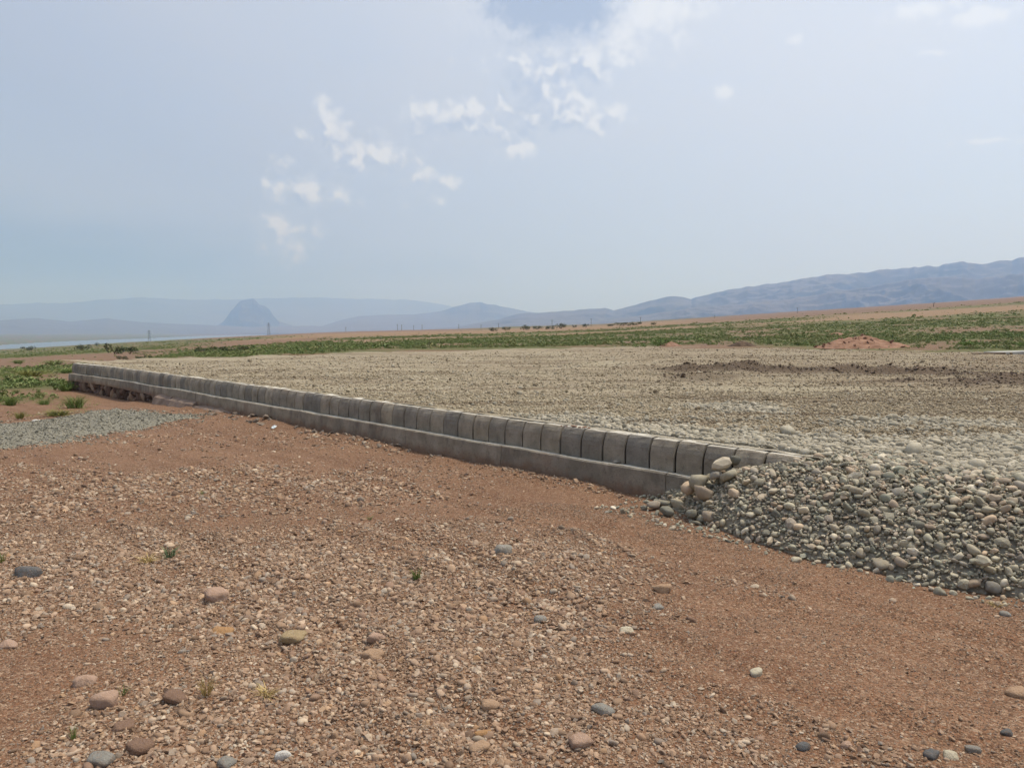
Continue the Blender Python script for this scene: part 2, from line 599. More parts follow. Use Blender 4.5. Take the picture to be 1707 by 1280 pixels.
def ridge(name, crest, rc, depth, base_z, seed, na=420, nr=110, rough=.55, back=.5, foot=2.0, scale=700.):
    cx = np.array([c[0] for c in crest], float)
    cy = np.array([c[1] for c in crest], float)
    r0, r1 = rc - depth, rc + depth * back

    def zf(R_, A_, x, y):
        px = 853.5 + F * np.tan(A_)
        row = np.interp(px, cx, cy)
        hz = (550 - row) / F * np.cos(A_) ** 0 * np.cos(A_) * rc + H          # crest height at its true distance
        jit = (fbm(px / 14, px * 0 + seed, 3, seed) - .5) * .05
        hz = base_z + (hz - base_z) * (1 + jit * sstep(hz - base_z, 10, 120))
        wob = (fbm(x / (scale * 3), y / (scale * 3), 3, seed + 3) - .5) * .25
        s = (R_ - r0) / (rc - r0)
        p = np.clip(np.where(s <= 1, s + wob * s * (1 - s) * 4, 1 - (s - 1) / back), 0, 1) ** foot
        rg = ridged(x / scale, y / scale, 5, seed + 5)
        fall = rough * p * (1 - p) ** .8 * 3 * (rg - .68) * .6
        q = p + fall
        q = np.where(q > .9, .9 + .1 * np.tanh((q - .9) / .1), q)
        return base_z + (hz - base_z) * np.maximum(q, -.02) / (.9 + .1 * math.tanh(1))
    return fan(name, r0, r1, cx[0], cx[-1], zf, mt_rock, nr, na, kind='structure')


RIGHT = [(640, 556), (760, 545), (830, 533), (862, 523), (900, 521), (950, 518), (985, 515), (1008, 513), (1022, 517), (1050, 511), (1070, 505),
         (1090, 499), (1118, 494), (1132, 495), (1150, 499), (1166, 494), (1200, 487), (1230, 481), (1280, 474), (1330, 466), (1385, 458),
         (1440, 456), (1470, 451), (1510, 448), (1560, 444), (1598, 437), (1635, 441), (1660, 435), (1707, 431), (1800, 420), (2100, 400), (2600, 410), (3400, 430)]
ridge('mountain_range', RIGHT, 9500, 4300, -20, 101, na=700, nr=170, rough=.8, foot=1.7, scale=1000.)
FRONT = [(880, 548), (960, 540), (1040, 530), (1110, 520), (1160, 513), (1230, 508), (1300, 500), (1370, 490), (1440, 480), (1500, 468), (1560, 462), (1620, 466), (1707, 455), (1900, 440), (2400, 440)]
ridge('foothill_range', FRONT, 7400, 2300, -20, 131, na=600, nr=120, rough=1.0, foot=1.8, scale=620.)
ridge('pyramid_hill', [(440, 556), (530, 546), (575, 532), (600, 527), (640, 525), (690, 524), (735, 519), (765, 510), (782, 506), (800, 504), (815, 507), (850, 514), (890, 521), (940, 530), (1010, 548)], 15000, 4200, -50, 151, rough=.5, foot=1.3, scale=1600.)
ridge('rock_peak', [(320, 554), (355, 548), (374, 536), (382, 526), (387, 518), (394, 511), (398, 506), (405, 501), (411, 500), (417, 498), (424, 497), (430, 502), (434, 507), (444, 511), (451, 516), (457, 526), (466, 536), (490, 543), (560, 554)], 16500, 1800, -50, 171, na=300, rough=.8, foot=1.0, back=1.0, scale=700.)
ridge('far_range', [(-900, 500), (-400, 508), (0, 508), (60, 505), (110, 506), (170, 500), (240, 496), (330, 500), (420, 498), (520, 496), (600, 498), (680, 500), (740, 508), (800, 520), (900, 545)], 25000, 5000, -50, 191, rough=.3, foot=1.2, scale=2600.)
ridge('shore_hills', [(-900, 530), (-300, 528), (0, 534), (60, 530), (120, 536), (180, 531), (250, 538), (330, 541), (420, 545), (520, 543), (620, 546), (700, 553)], 14000, 3200, -52, 211, rough=.6, foot=1.3, scale=900.)

# ------------------------------------------------------------------ haze
bm = bmesh.new()
bmesh.ops.create_cube(bm, size=1)
me = bpy.data.meshes.new('haze')
bm.to_mesh(me); bm.free()
mh = bpy.data.materials.new('haze')
mh.use_nodes = True
mh.node_tree.nodes.clear()
t = NT(mh.node_tree)
pv = t.node('ShaderNodeVolumePrincipled')
pv.inputs['Color'].default_value = (.35, .575, 1.0, 1)
pv.inputs['Absorption Color'].default_value = (.72, .72, .72, 1)
pv.inputs['Density'].default_value = 1.2e-4
pv.inputs['Anisotropy'].default_value = 0.55
t.l.new(pv.outputs[0], t.node('ShaderNodeOutputMaterial').inputs['Volume'])
hz = new_obj('haze', me, mh, kind='stuff', label='pale blue haze lying over the whole plain', category='haze')
hz.scale = (64000, 64000, 1900)
hz.location = (0, 0, 1900 / 2 - 90)

# ------------------------------------------------------------------ stone shapes
PROTO = bpy.data.collections.new('stone_shapes')      # never linked to the scene: only shapes for scattered gravel


def ico(sub):
    bm = bmesh.new()
    bmesh.ops.create_icosphere(bm, subdivisions=sub, radius=1)
    v = np.array([x.co[:] for x in bm.verts])
    f = np.array([[x.index for x in p.verts] for p in bm.faces])
    bm.free()
    return v, f


ICO1, ICO2, ICO3 = ico(1), ico(2), ico(3)


def noise3(v, k, seed):
    r = np.random.default_rng(seed)
    out = np.zeros(len(v))
    for _ in range(7):
        d = r.normal(size=3); d /= np.linalg.norm(d)
        out += np.sin(v @ d * k * r.uniform(.6, 1.5) + r.uniform(0, 6.28))
    return out / 3.2


def round_stone(seed, sub=2, angular=0.0):
    """water-worn cobble; angular > 0 cuts flat broken faces into it"""
    v, f = {1: ICO1, 2: ICO2, 3: ICO3}[sub]
    r = np.random.default_rng(seed)
    v = v.copy()
    n = v.copy()
    v = v * (1 + .13 * noise3(n, 1.9, seed) + .035 * noise3(n, 5, seed + 1))[:, None]
    for _ in range(int(r.integers(2, 5) + angular * 8)):
        d = r.normal(size=3); d /= np.linalg.norm(d)
        c = r.uniform(.55, .82) if angular > 0 else r.uniform(.72, .9)
        over = np.maximum(0, v @ d - c)
        v = v - np.outer(over * (.95 if angular > 0 else .75), d)
    v = v * (1 + .03 * noise3(n, 9, seed + 2))[:, None]
    v = v * np.array([1.0, r.uniform(.55, .92), r.uniform(.36, .70)])
    v = v / np.abs(v).max()
    return v, f


def facet_stone(seed, sub=2, p=9.0, planes=11):
    """broken, edge-rounded stone: many cut planes with softened edges"""
    v, f = {1: ICO1, 2: ICO2, 3: ICO3}[sub]
    r = np.random.default_rng(seed)
    n = r.normal(size=(planes, 3)); n /= np.linalg.norm(n, axis=1)[:, None]
    n = np.concatenate([n, np.eye(3), -np.eye(3)])
    c = r.uniform(.62, 1.0, len(n))
    rad = (np.maximum(0, (v @ n.T) / c) ** p).sum(1) ** (-1 / p)
    rad = rad * (1 + .02 * noise3(v, 7, seed) + .012 * noise3(v, 14, seed + 3))
    q = v * rad[:, None] * np.array([1.0, r.uniform(.6, .95), r.uniform(.42, .78)])
    return q / np.abs(q).max(), f


def chip_stone(seed, npts=13):
    """angular chip: hull of random points"""
    r = np.random.default_rng(seed)
    p = r.normal(size=(npts, 3))
    p /= np.linalg.norm(p, axis=1)[:, None]
    p *= r.uniform(.8, 1.05, (npts, 1))
    p *= np.array([1, r.uniform(.6, .9), r.uniform(.4, .7)])
    bm = bmesh.new()
    for q in p:
        bm.verts.new(q)
    h = bmesh.ops.convex_hull(bm, input=bm.verts)
    bmesh.ops.delete(bm, geom=list({g for g in h['geom_interior'] + h['geom_unused'] if isinstance(g, bmesh.types.BMVert)}), context='VERTS')
    bmesh.ops.triangulate(bm, faces=bm.faces)
    bm.verts.index_update()
    v = np.array([x.co[:] for x in bm.verts])
    f = np.array([[x.index for x in q.verts] for q in bm.faces])
    bm.free()
    return v, f


def stone_mat(name, stops, dust=None, dustf=0.0, bumps=1.0, streak=False):
    m, t, b = material(name)
    oi = t.node('ShaderNodeObjectInfo')
    co = t.node('ShaderNodeTexCoord').outputs['Object']
    gp = t.node('ShaderNodeNewGeometry').outputs['Position']
    c = t.colramp(oi.outputs['Random'], stops)
    n = t.noise(gp, 28, 5, .65)
    c = t.mix(t.ramp(n, .3, .75, 0, .55), c, t.mix(.5, c, (.10, .085, .07)))
    val = t.math('FRACT', t.math('MULTIPLY', oi.outputs['Random'], 37.7))
    c = t.mix(1.0, c, t.mix(val, (.72, .72, .72), (1.22, 1.2, 1.18)), 'MULTIPLY')
    if dust:
        c = t.mix(t.ramp(t.noise(gp, 9, 3), .35, .7, dustf * .5, min(1, dustf * 1.5)), c, dust)
    if streak:
        k1 = t.noise(t.vmath('MULTIPLY', gp, (.35, 2.6, 1)), 1.0, 5, .6)
        k2 = t.noise(t.vmath('MULTIPLY', gp, (.9, 8.0, 1)), 1.0, 3, .6)
        c = t.mix(t.ramp(t.noise(gp, .22, 4, .6, .5), .48, .66, 0, .5), c, (.38, .335, .245))
        c = t.mix(t.ramp(k1, .48, .62, 0, .6), c, (.16, .118, .078))
        c = t.mix(t.ramp(k2, .56, .68, 0, .45), c, (.13, .095, .062))
        sx_ = t.node('ShaderNodeSeparateXYZ'); t.set(sx_.inputs[0], gp)
        c = t.mix(t.ramp(t.math('ADD', sx_.outputs[0], t.math('MULTIPLY', k1, 6)), 2, 13, 0, .55), c, (.17, .125, .085))
    t.set(b.inputs['Base Color'], c)
    t.set(b.inputs['Normal'], t.bump(t.noise(gp, 160, 4, .7), .35 * bumps, .006))
    return m


M_RED = stone_mat('red_gravel_stone', [(q_, (c_[0] * 1.16, c_[1] * 1.2, c_[2] * 1.17)) for q_, c_ in [(0, (.10, .066, .05)), (.2, (.21, .135, .092)), (.42, (.33, .23, .165)), (.58, (.17, .105, .08)), (.72, (.42, .32, .245)), (.83, (.16, .145, .135)), (.92, (.47, .39, .31)), (1, (.29, .165, .088))]], (.30, .19, .122), .28)
M_COB = stone_mat('river_cobble', [(q_, (c_[0] * 1.14, c_[1] * 1.11, c_[2] * 1.06)) for q_, c_ in [(0, (.17, .17, .145)), (.15, (.27, .26, .215)), (.32, (.36, .335, .265)), (.45, (.235, .25, .21)), (.58, (.41, .375, .295)), (.68, (.31, .255, .205)), (.78, (.25, .24, .215)), (.88, (.37, .29, .215)), (.95, (.52, .48, .39)), (1, (.56, .525, .45))]])
M_PALE = stone_mat('pale_fill_stone', [(0, (.22, .20, .155)), (.3, (.33, .30, .235)), (.6, (.41, .375, .30)), (.8, (.27, .26, .21)), (1, (.50, .46, .38))], (.37, .33, .255), .25)
M_TAN = stone_mat('tan_fill_stone', [(0, (.19, .155, .105)), (.35, (.33, .28, .19)), (.7, (.42, .365, .265)), (1, (.52, .465, .36))], (.33, .275, .19), .3, 1.0, True)
M_GREY = stone_mat('grey_crushed_stone', [(0, (.13, .13, .105)), (.5, (.21, .20, .165)), (1, (.32, .31, .26))])


def proto_set(prefix, gens, mat, smooth):
    col = bpy.data.collections.new(prefix)
    meshes = []
    for i, (v, f) in enumerate(gens):
        me = mesh_np('%s' % prefix, v, f, smooth)
        me.materials.append(mat)
        o = bpy.data.objects.new('%s_%02d' % (prefix, i), me)
        col.objects.link(o)
        meshes.append(me)
    return col, meshes


P_RED = proto_set('red_chip', [chip_stone(500 + i, 12 + i % 5) for i in range(10)] + [facet_stone(540 + i, 2, 18, 8) for i in range(6)], M_RED, False)
for m_ in P_RED[1][10:]:
    m_.shade_smooth()
P_COB = proto_set('cobble_shape', [facet_stone(600 + i, 2, (8, 14, 22, 30)[i % 4], 6 + i % 6) for i in range(18)] + [round_stone(640 + i, 2, .3) for i in range(4)], M_COB, True)
for i_ in range(18):
    if i_ % 4 > 1:
        P_COB[1][i_].shade_flat()
P_PALE = proto_set('pale_shape', [facet_stone(680 + i, 2, (7, 12, 20)[i % 3], 7) for i in range(10)], M_PALE, True)
P_TAN = proto_set('tan_shape', [chip_stone(700 + i, 14) for i in range(4)] + [round_stone(720 + i, 1) for i in range(5)], M_TAN, False)
P_GREY = proto_set('grey_shape', [chip_stone(760 + i, 13) for i in range(8)], M_GREY, False)


def gn_tree(collection):
    ng = bpy.data.node_groups.new('scatter_' + collection.name, 'GeometryNodeTree')
    ng.interface.new_socket('Geometry', in_out='INPUT', socket_type='NodeSocketGeometry')
    ng.interface.new_socket('Geometry', in_out='OUTPUT', socket_type='NodeSocketGeometry')
    n, l = ng.nodes, ng.links
    gi, go = n.new('NodeGroupInput'), n.new('NodeGroupOutput')
    ci = n.new('GeometryNodeCollectionInfo')
    ci.inputs['Collection'].default_value = collection
    ci.inputs['Separate Children'].default_value = True
    ci.inputs['Reset Children'].default_value = True
    ip = n.new('GeometryNodeInstanceOnPoints')

    def attr(nm, ty):
        a = n.new('GeometryNodeInputNamedAttribute')
        a.data_type = ty
        a.inputs['Name'].default_value = nm
        return a.outputs['Attribute']
    l.new(gi.outputs[0], ip.inputs['Points'])
    l.new(ci.outputs[0], ip.inputs['Instance'])
    ip.inputs['Pick Instance'].default_value = True
    l.new(attr('idx', 'INT'), ip.inputs['Instance Index'])
    l.new(attr('rot', 'FLOAT_VECTOR'), ip.inputs['Rotation'])
    l.new(attr('scl', 'FLOAT_VECTOR'), ip.inputs['Scale'])
    l.new(ip.outputs[0], go.inputs[0])
    return ng


GN = {}


def scatter(name, pts, rot, scl, pset, parent, n_kinds=None, **props):
    """one 'stuff' object: many stones too small to pick apart"""
    col = pset[0]
    me = bpy.data.meshes.new(name)
    me.vertices.add(len(pts))
    me.vertices.foreach_set('co', np.asarray(pts, np.float32).ravel())
    a = me.attributes.new('rot', 'FLOAT_VECTOR', 'POINT'); a.data.foreach_set('vector', np.asarray(rot, np.float32).ravel())
    a = me.attributes.new('scl', 'FLOAT_VECTOR', 'POINT'); a.data.foreach_set('vector', np.asarray(scl, np.float32).ravel())
    a = me.attributes.new('idx', 'INT', 'POINT')
    a.data.foreach_set('value', RNG.integers(0, n_kinds or len(pset[1]), len(pts)).astype(np.int32))
    o = new_obj(name, me, None, parent, kind='stuff', **props)
    if col.name not in GN:
        GN[col.name] = gn_tree(col)
    md = o.modifiers.new('scatter', 'NODES')
    md.node_group = GN[col.name]
    return o


def rand_rot(n, tilt=.35):
    return np.stack([RNG.normal(0, tilt, n), RNG.normal(0, tilt, n), RNG.uniform(0, 6.283, n)], -1)


def in_view(x, y, margin=90):
    px = 853.5 + F * x / np.maximum(y, .05)
    return (y > .5) & (px > -margin * 4) & (px < 1707 + margin * 4)


# ------------------------------------------------------------------ gravel on the red ground
def red_density(x, y):
    """0 bare dirt .. 1 thick gravel; laid out on the ground plan"""
    n = fbm(x / .8, y / .8, 4, 81)
    nl = fbm(x / 2.5, y / 2.5, 3, 82)

    def blob(cx, cy, a, bb, an=0.):
        dx, dy = x - cx, y - cy
        u = (dx * math.cos(an) + dy * math.sin(an)) / a
        v = (-dx * math.sin(an) + dy * math.cos(an)) / bb
        return np.exp(-(u * u + v * v))
    right = sstep(x - (.94 - (y - 2.95) * .235) + (n - .5) * .8, -.1, .5)
    d = .42 - .34 * right
    d = d + .95 * blob(-.9, 3.5, 1.05, 1.25, .5)          # thick patch low left of centre
    d = d + .75 * blob(.05, 4.2, .55, 1.9, -.25)
    d = d + .6 * blob(-1.3, 5.2, 1.3, .7, .2)
    d = d + .55 * blob(.5, 5.6, .9, .55, -.4)
    d = d + .6 * blob(-2.6, 8.6, 3.6, 1.2, .1)
    d = d + .3 * blob(-2.5, 5.5, 2.5, 1.2, .1)
    d = d + .45 * blob(-4.5, 6.6, 1.2, 1.2)
    d = d + .35 * blob(-1.2, 6.6, 1.3, .4, .1)
    d = d + .3 * blob(1.75, 2.9, 1.0, .35, .2)
    s_, w_ = to_sw(x, y)
    d = d + .75 * np.exp(-((w_ + .34) / .11) ** 2) * (s_ > 1.5) * sstep(n, .35, .6)
    for w0 in (-1.78, -2.6, -3.2, -3.6, -4.55):
        d = d + .55 * np.exp(-((w_ - w0 - .12 * np.sin(s_ * .5) - .3 * (nl - .5)) / .09) ** 2) * sstep(n, .42, .62)
    d = d - .5 * blob(-2.6, 3.6, .55, 1.2, -.1)           # bare tongue at the left edge
    d = d - .25 * blob(1.4, 4.8, 1.0, .9)
    d = d - .5 * blob(-2.5, 6.9, 2.2, .35, .12)
    d = d - .45 * blob(-3.5, 10.2, 3.5, .6, .15)
    d = d - .5 * blob(0., 7.8, 2.6, .7, -.75)
    return np.clip(d + (n - .5) * (1.1 - .7 * right) + (nl - .5) * .6, 0.02, 1.15)


def wall_side(x, y):
    s, w = to_sw(x, y)
    return (w < -.16) | (s > WL)


def scatter_red():
    pts, rot, scl = [], [], []
    for y0, y1, dens, med, sig, mx in ((1.9, 4.2, 6200, .0064, .5, .027), (4.2, 6.8, 4000, .0082, .5, .034), (6.8, 10.5, 1050, .0125, .45, .045), (10.5, 17, 260, .016, .42, .05)):
        ya = np.sqrt(RNG.uniform(y0 ** 2, y1 ** 2, int(dens * .80 * (y1 ** 2 - y0 ** 2))))
        xa = RNG.uniform(-.80, .80, len(ya)) * ya
        d = red_density(xa, ya)
        k = (RNG.uniform(0, 1, len(xa)) < d) & wall_side(xa, ya)
        xa, ya, d = xa[k], ya[k], d[k]
        r = np.minimum(np.exp(RNG.normal(math.log(med), sig, len(xa))) * (.75 + .45 * d), mx)
        z = G(xa, ya) + r * .12
        pts.append(np.stack([xa, ya, z], -1))
        rot.append(rand_rot(len(xa), .4))
        a = RNG.uniform(.8, 1.2, (len(xa), 3))
        scl.append(a * r[:, None])
    return np.concatenate(pts), np.concatenate(rot), np.concatenate(scl)


# the stones one can pick apart: 270 pieces of the ground, larger than the gravel round them
n_piece = 0
while n_piece < 270:
    y = math.sqrt(random.uniform(2.6 ** 2, 8.6 ** 2))
    x = random.uniform(-.69, .69) * y
    xa, ya = np.array([x]), np.array([y])
    if not wall_side(xa, ya)[0] or random.random() > .12 + red_density(xa, ya)[0]:
        continue
    if abs(to_sw(x, y)[1] + .4) < .45 and to_sw(x, y)[0] < 1.6:
        continue
    rr = min(.055, math.exp(random.gauss(math.log(.0145 * (.7 + y * .075)), .36)))
    o = new_obj('stone', random.choice(P_RED[1][:13]), None, ground)
    o.location = (x, y, float(G(xa, ya)[0]) + rr * .18)
    o.rotation_euler = (random.gauss(0, .3), random.gauss(0, .3), random.uniform(0, 6.28))
    o.scale = [rr * random.uniform(.85, 1.15) for _ in range(3)]
    n_piece += 1
p_, r_, s_ = scatter_red()
scatter('loose_gravel', p_, r_, s_, P_RED, ground, 13)
ya = np.sqrt(RNG.uniform(2.2 ** 2, 7.5 ** 2, 190000))
xa = RNG.uniform(-.76, .76, len(ya)) * ya
k = wall_side(xa, ya) & (RNG.uniform(0, 1, len(ya)) < .1 + .6 * sstep(fbm(xa / .45, ya / .45, 3, 83), .35, .65))
xa, ya = xa[k], ya[k]
r_ = np.exp(RNG.normal(math.log(.0042), .35, len(xa))) * (.7 + ya * .09)
scatter('grit', np.stack([xa, ya, G(xa, ya) + r_ * .25], -1), rand_rot(len(xa), .6), r_[:, None] * RNG.uniform(.75, 1.25, (len(xa), 3)), (P_RED[0], P_RED[1][:10]), ground)

# ------------------------------------------------------------------ conspicuous rocks lying on the red ground
def rock_mat(name, c1, c2, rough=.9):
    m, t, b = material(name)
    co = t.node('ShaderNodeTexCoord').outputs['Object']
    n = t.noise(co, 2.2, 6, .65, .3)
    c = t.mix(t.ramp(n, .3, .7), c1, c2)
    c = t.mix(t.ramp(t.noise(co, 6, 5, .7), .55, .75, 0, .5), c, (.24, .145, .09))
    gp = t.node('ShaderNodeNewGeometry').outputs['Position']
    c = t.mix(t.ramp(t.noise(gp, 38, 5, .7), .45, .7, .03, .42), c, (.27, .17, .11))
    t.set(b.inputs['Base Color'], c)
    t.set(b.inputs['Normal'], t.bump(t.noise(gp, 55, 6, .75), .9, .02))
    b.inputs['Roughness'].default_value = rough
    return m


RM = {'dark': rock_mat('slate_rock', (.085, .09, .094), (.165, .168, .17)), 'tan': rock_mat('tan_rock', (.36, .235, .15), (.47, .33, .225)),
      'pink': rock_mat('pinkish_rock', (.36, .235, .17), (.50, .36, .28)), 'white': rock_mat('white_rock', (.55, .54, .50), (.72, .71, .68)),
      'yellow': rock_mat('ochre_rock', (.31, .235, .13), (.42, .33, .20)), 'grey': rock_mat('grey_rock', (.21, .205, .185), (.32, .31, .28)),
      'cream': rock_mat('cream_rock', (.47, .42, .31), (.60, .55, .43)), 'brown': rock_mat('brown_rock', (.17, .105, .075), (.27, .175, .125)),
      'orange': rock_mat('orange_rock', (.36, .20, .09), (.46, .28, .14))}
ROCKS = [  # photo centre, size in photo pixels, aspect of depth and height, colour, label
    (50, 951, 46, .7, .55, 'dark', 0, 'large dark blue-grey rock half sunk in red dirt at the left edge'),
    (362, 993, 36, .85, .75, 'pink', 1, 'blocky pinkish tan rock standing alone left of centre'),
    (488, 1057, 46, .8, .35, 'yellow', 1, 'flat ochre yellow slab among the gravel'),
    (473, 1257, 27, .8, .75, 'white', 0, 'bright white rounded stone at the bottom edge'),
    (838, 916, 34, .7, .6, 'grey', 1, 'grey broken rock in the middle of the red ground'),
    (178, 1167, 38, .8, .8, 'pink', 1, 'big pale pink rock among brown stones at the lower left'),
    (818, 1174, 30, .7, .6, 'tan', 1, 'tan block with a pale top low in the middle'),
    (804, 1221, 32, .6, .5, 'orange', 1, 'orange-tan rock resting behind a longer tan slab'),
    (798, 1242, 40, .6, .45, 'tan', 1, 'long tan slab lying in front of an orange-tan rock'),
    (1262, 1120, 21, .8, .65, 'cream', 0, 'cream pebble alone on bare dirt right of centre'),
    (1045, 1050, 24, .7, .55, 'cream', 0, 'pale cracked stone on dirt below the middle of the wall'),
    (1006, 1179, 38, .6, .4, 'grey', 1, 'flat pale grey stone where gravel meets bare dirt'),
    (970, 1234, 40, .7, .5, 'pink', 1, 'wedge of pinkish rock near the bottom right of the gravel'),
    (1103, 979, 30, .8, .5, 'tan', 1, 'broad tan stone at the far tip of the gravel streak'),
    (1097, 1010, 20, .7, .5, 'grey', 0, 'small grey stone just in front of a broad tan one'),
    (1152, 1032, 16, .8, .6, 'brown', 1, 'small brown and white stone alone on the dirt'),
    (1339, 1243, 24, .7, .6, 'dark', 0, 'blue-grey pebble with a pale top near the bottom right'),
    (1553, 1256, 30, .65, .5, 'dark', 1, 'blue-grey split stone beside a round pale one at the bottom right'),
    (1585, 1259, 23, .85, .75, 'cream', 0, 'round pale stone beside a split blue-grey one at the bottom right'),
    (1679, 1221, 18, .8, .7, 'dark', 0, 'small dark grey stone close to the right edge'),
    (1622, 1246, 23, .7, .5, 'grey', 0, 'mid grey flat stone between pale stone and right edge'),
    (15, 1071, 32, .7, .4, 'pink', 1, 'pale flat stone cut off by the left edge'),
    (370, 1047, 38, .55, .25, 'orange', 1, 'thin orange flake of stone left of the ochre slab'),
    (620, 1088, 36, .7, .5, 'tan', 1, 'tan rock right of the ochre slab, nearer of two'),
    (627, 1060, 34, .6, .45, 'pink', 1, 'pinkish rock right of the ochre slab, farther of two'),
    (900, 1031, 21, .7, .6, 'grey', 0, 'grey stone with a flat top right of the grass tuft'),
    (1327, 932, 17, .8, .6, 'cream', 0, 'pale pebble strayed onto dirt below the cobble heap'),
    (60, 703, 12, .8, .7, 'white', 0, 'white stone on the edge of the grey gravel spread'),
    (377, 1268, 32, .8, .6, 'grey', 1, 'grey rock at the bottom edge left of the white stone'),
    (165, 1262, 44, .7, .5, 'grey', 1, 'wide grey rock at the bottom left corner'),
    (232, 1243, 46, .7, .5, 'brown', 1, 'brown angular rock near the bottom left corner'),
    (290, 1160, 42, .8, .6, 'brown', 1, 'dark purple-brown rock right of the big pale pink one'),
    (205, 1208, 34, .8, .4, 'brown', 1, 'flat purplish rock below the big pale pink one'),
    (143, 1130, 34, .8, .5, 'pink', 1, 'low pinkish rock above and left of the big pale one'),
    (1693, 1153, 34, .7, .5, 'tan', 1, 'tan rock cut off by the right edge'),
    (1676, 1022, 17, .8, .6, 'grey', 0, 'grey pebble on dirt below the right end of the heap'),
    (1411, 1240, 18, .8, .6, 'pink', 1, 'pale pinkish stone near the bottom edge between darker ones'),
]
for i, (x, y, wpx, ay, az, mk, ang, lab) in enumerate(ROCKS):
    v, f = facet_stone(900 + i, 3, 11, 12) if ang else facet_stone(900 + i, 3, 5, 11)
    v = v * (1 + .05 * noise3(v, 3.5, 990 + i) + .03 * noise3(v, 8, 1990 + i))[:, None]
    v = v / np.ptp(v, axis=0)
    g0 = at_z(x, y + wpx * .18, 0)
    for _ in range(4):
        g0 = at_z(x, y + wpx * .18, float(G(g0[0:1], g0[1:2])[0]))
    wm = wpx / F * g0[1] * 1.06
    v = v * np.array([wm, wm * ay, wm * az])
    me = mesh_np('rock', v, f, True)
    o = new_obj('rock', me, RM[mk], None, label=lab, category='rock', group='conspicuous rocks on the red ground')
    o.location = (g0[0], g0[1], g0[2] + wm * az * .17)
    o.rotation_euler = (random.gauss(0, .08), random.gauss(0, .08), random.gauss(0, .35))

# ------------------------------------------------------------------ kerb wall
mt_conc, t, b = material('kerb_concrete')
co = t.node('ShaderNodeTexCoord').outputs['Object']
gp = t.node('ShaderNodeNewGeometry').outputs['Position']
oi = t.node('ShaderNodeObjectInfo').outputs['Random']
c = t.mix(t.ramp(t.noise(gp, 3.0, 5, .6), .3, .7), (.205, .19, .163), (.325, .30, .26))
c = t.mix(1, c, t.mix(oi, (.74, .74, .74), (1.28, 1.20, 1.08)), 'MULTIPLY')
wet = t.ramp(t.noise(t.vmath('MULTIPLY', gp, (1, 1, .45)), 3.4, 4, .6), .52, .68, 0, .55)
c = t.mix(wet, c, (.12, .098, .08))
c = t.mix(t.ramp(t.noise(gp, 1.9, 3), .56, .74, 0, .5), c, (.25, .165, .115))
pit = t.noise(gp, 95, 3, .7)
c = t.mix(t.ramp(pit, .58, .7, 0, .6), c, (.07, .062, .055))
c = t.mix(t.ramp(t.noise(gp, 60, 3, .7), .6, .72, 0, .4), c, (.34, .33, .30))
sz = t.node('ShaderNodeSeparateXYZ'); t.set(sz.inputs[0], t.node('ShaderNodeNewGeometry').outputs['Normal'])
c = t.mix(t.ramp(sz.outputs[2], .90, .985, 0, .9), c, (.56, .53, .46))  # pale dust on upward faces, plus painted brightness for the shaded footing ledge
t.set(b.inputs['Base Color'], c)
pz_ = t.node('ShaderNodeSeparateXYZ'); t.set(pz_.inputs[0], gp)
splash = t.ramp(t.math('ADD', pz_.outputs[2], t.math('MULTIPLY', t.noise(gp, 5, 5, .7), -.28)), -.12, .05, .8, 0)
c = t.mix(splash, c, (.21, .12, .075))
c = t.mix(t.ramp(t.noise(gp, 14, 6, .75), .5, .72, 0, .55), c, (.10, .085, .07))
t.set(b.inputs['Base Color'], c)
t.set(b.inputs['Normal'], t.bump(t.math('ADD', t.math('MULTIPLY', pit, -.6), t.noise(gp, 26, 6, .75)), .9, .016))


def plain_mat(name, c1, c2, scale=4., bump=.5):
    m, t, b = material(name)
    gp = t.node('ShaderNodeNewGeometry').outputs['Position']
    n = t.noise(gp, scale, 6, .65, .2)
    c = t.mix(t.ramp(n, .3, .7), c1, c2)
    t.set(b.inputs['Base Color'], c)
    t.set(b.inputs['Normal'], t.bump(t.noise(gp, scale * 9, 5, .7), bump, .012))
    return m


M_MORTAR = plain_mat('joint_mortar', (.018, .016, .014), (.035, .03, .026), 8)
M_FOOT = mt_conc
M_SKIRT = plain_mat('mortar_skirt', (.17, .125, .10), (.26, .195, .155), 3)
M_CHUNK = plain_mat('broken_concrete', (.13, .105, .085), (.24, .20, .165), 7)
M_RUB = stone_mat('rubble_stone', [(0, (.06, .038, .03)), (.3, (.115, .072, .056)), (.55, (.16, .105, .08)), (.75, (.10, .085, .075)), (.9, (.24, .155, .10)), (1, (.28, .22, .17))])


def wall_off(s):
    return .23 * float(sstep(s, 22.3, 26.4))


def wall_pt(s, o=0.0):
    e = .02
    dv = (wall_off(s + e) - wall_off(s - e)) / (2 * e)
    p = A0 + WD * s + WN * (wall_off(s) + o)
    ang = math.atan2(WD[1] + WN[1] * dv, WD[0] + WN[0] * dv)
    return p[0], p[1], ang


wall = new_obj('retaining_wall', None, None, None, category='retaining wall',
               label='low grey wall of upright concrete kerb blocks on a stepped footing along the gravel fill')
ex, ey, _ = wall_pt(13)
WO = Vector((ex, ey, 0))
wall.location = WO
PROF = [(.062, 0), (.062, .165), (.056, .215), (.040, .262), (.020, .300), (.006, .322), (-.010, .330), (-.150, .330), (-.150, 0)]
BL = 0.33


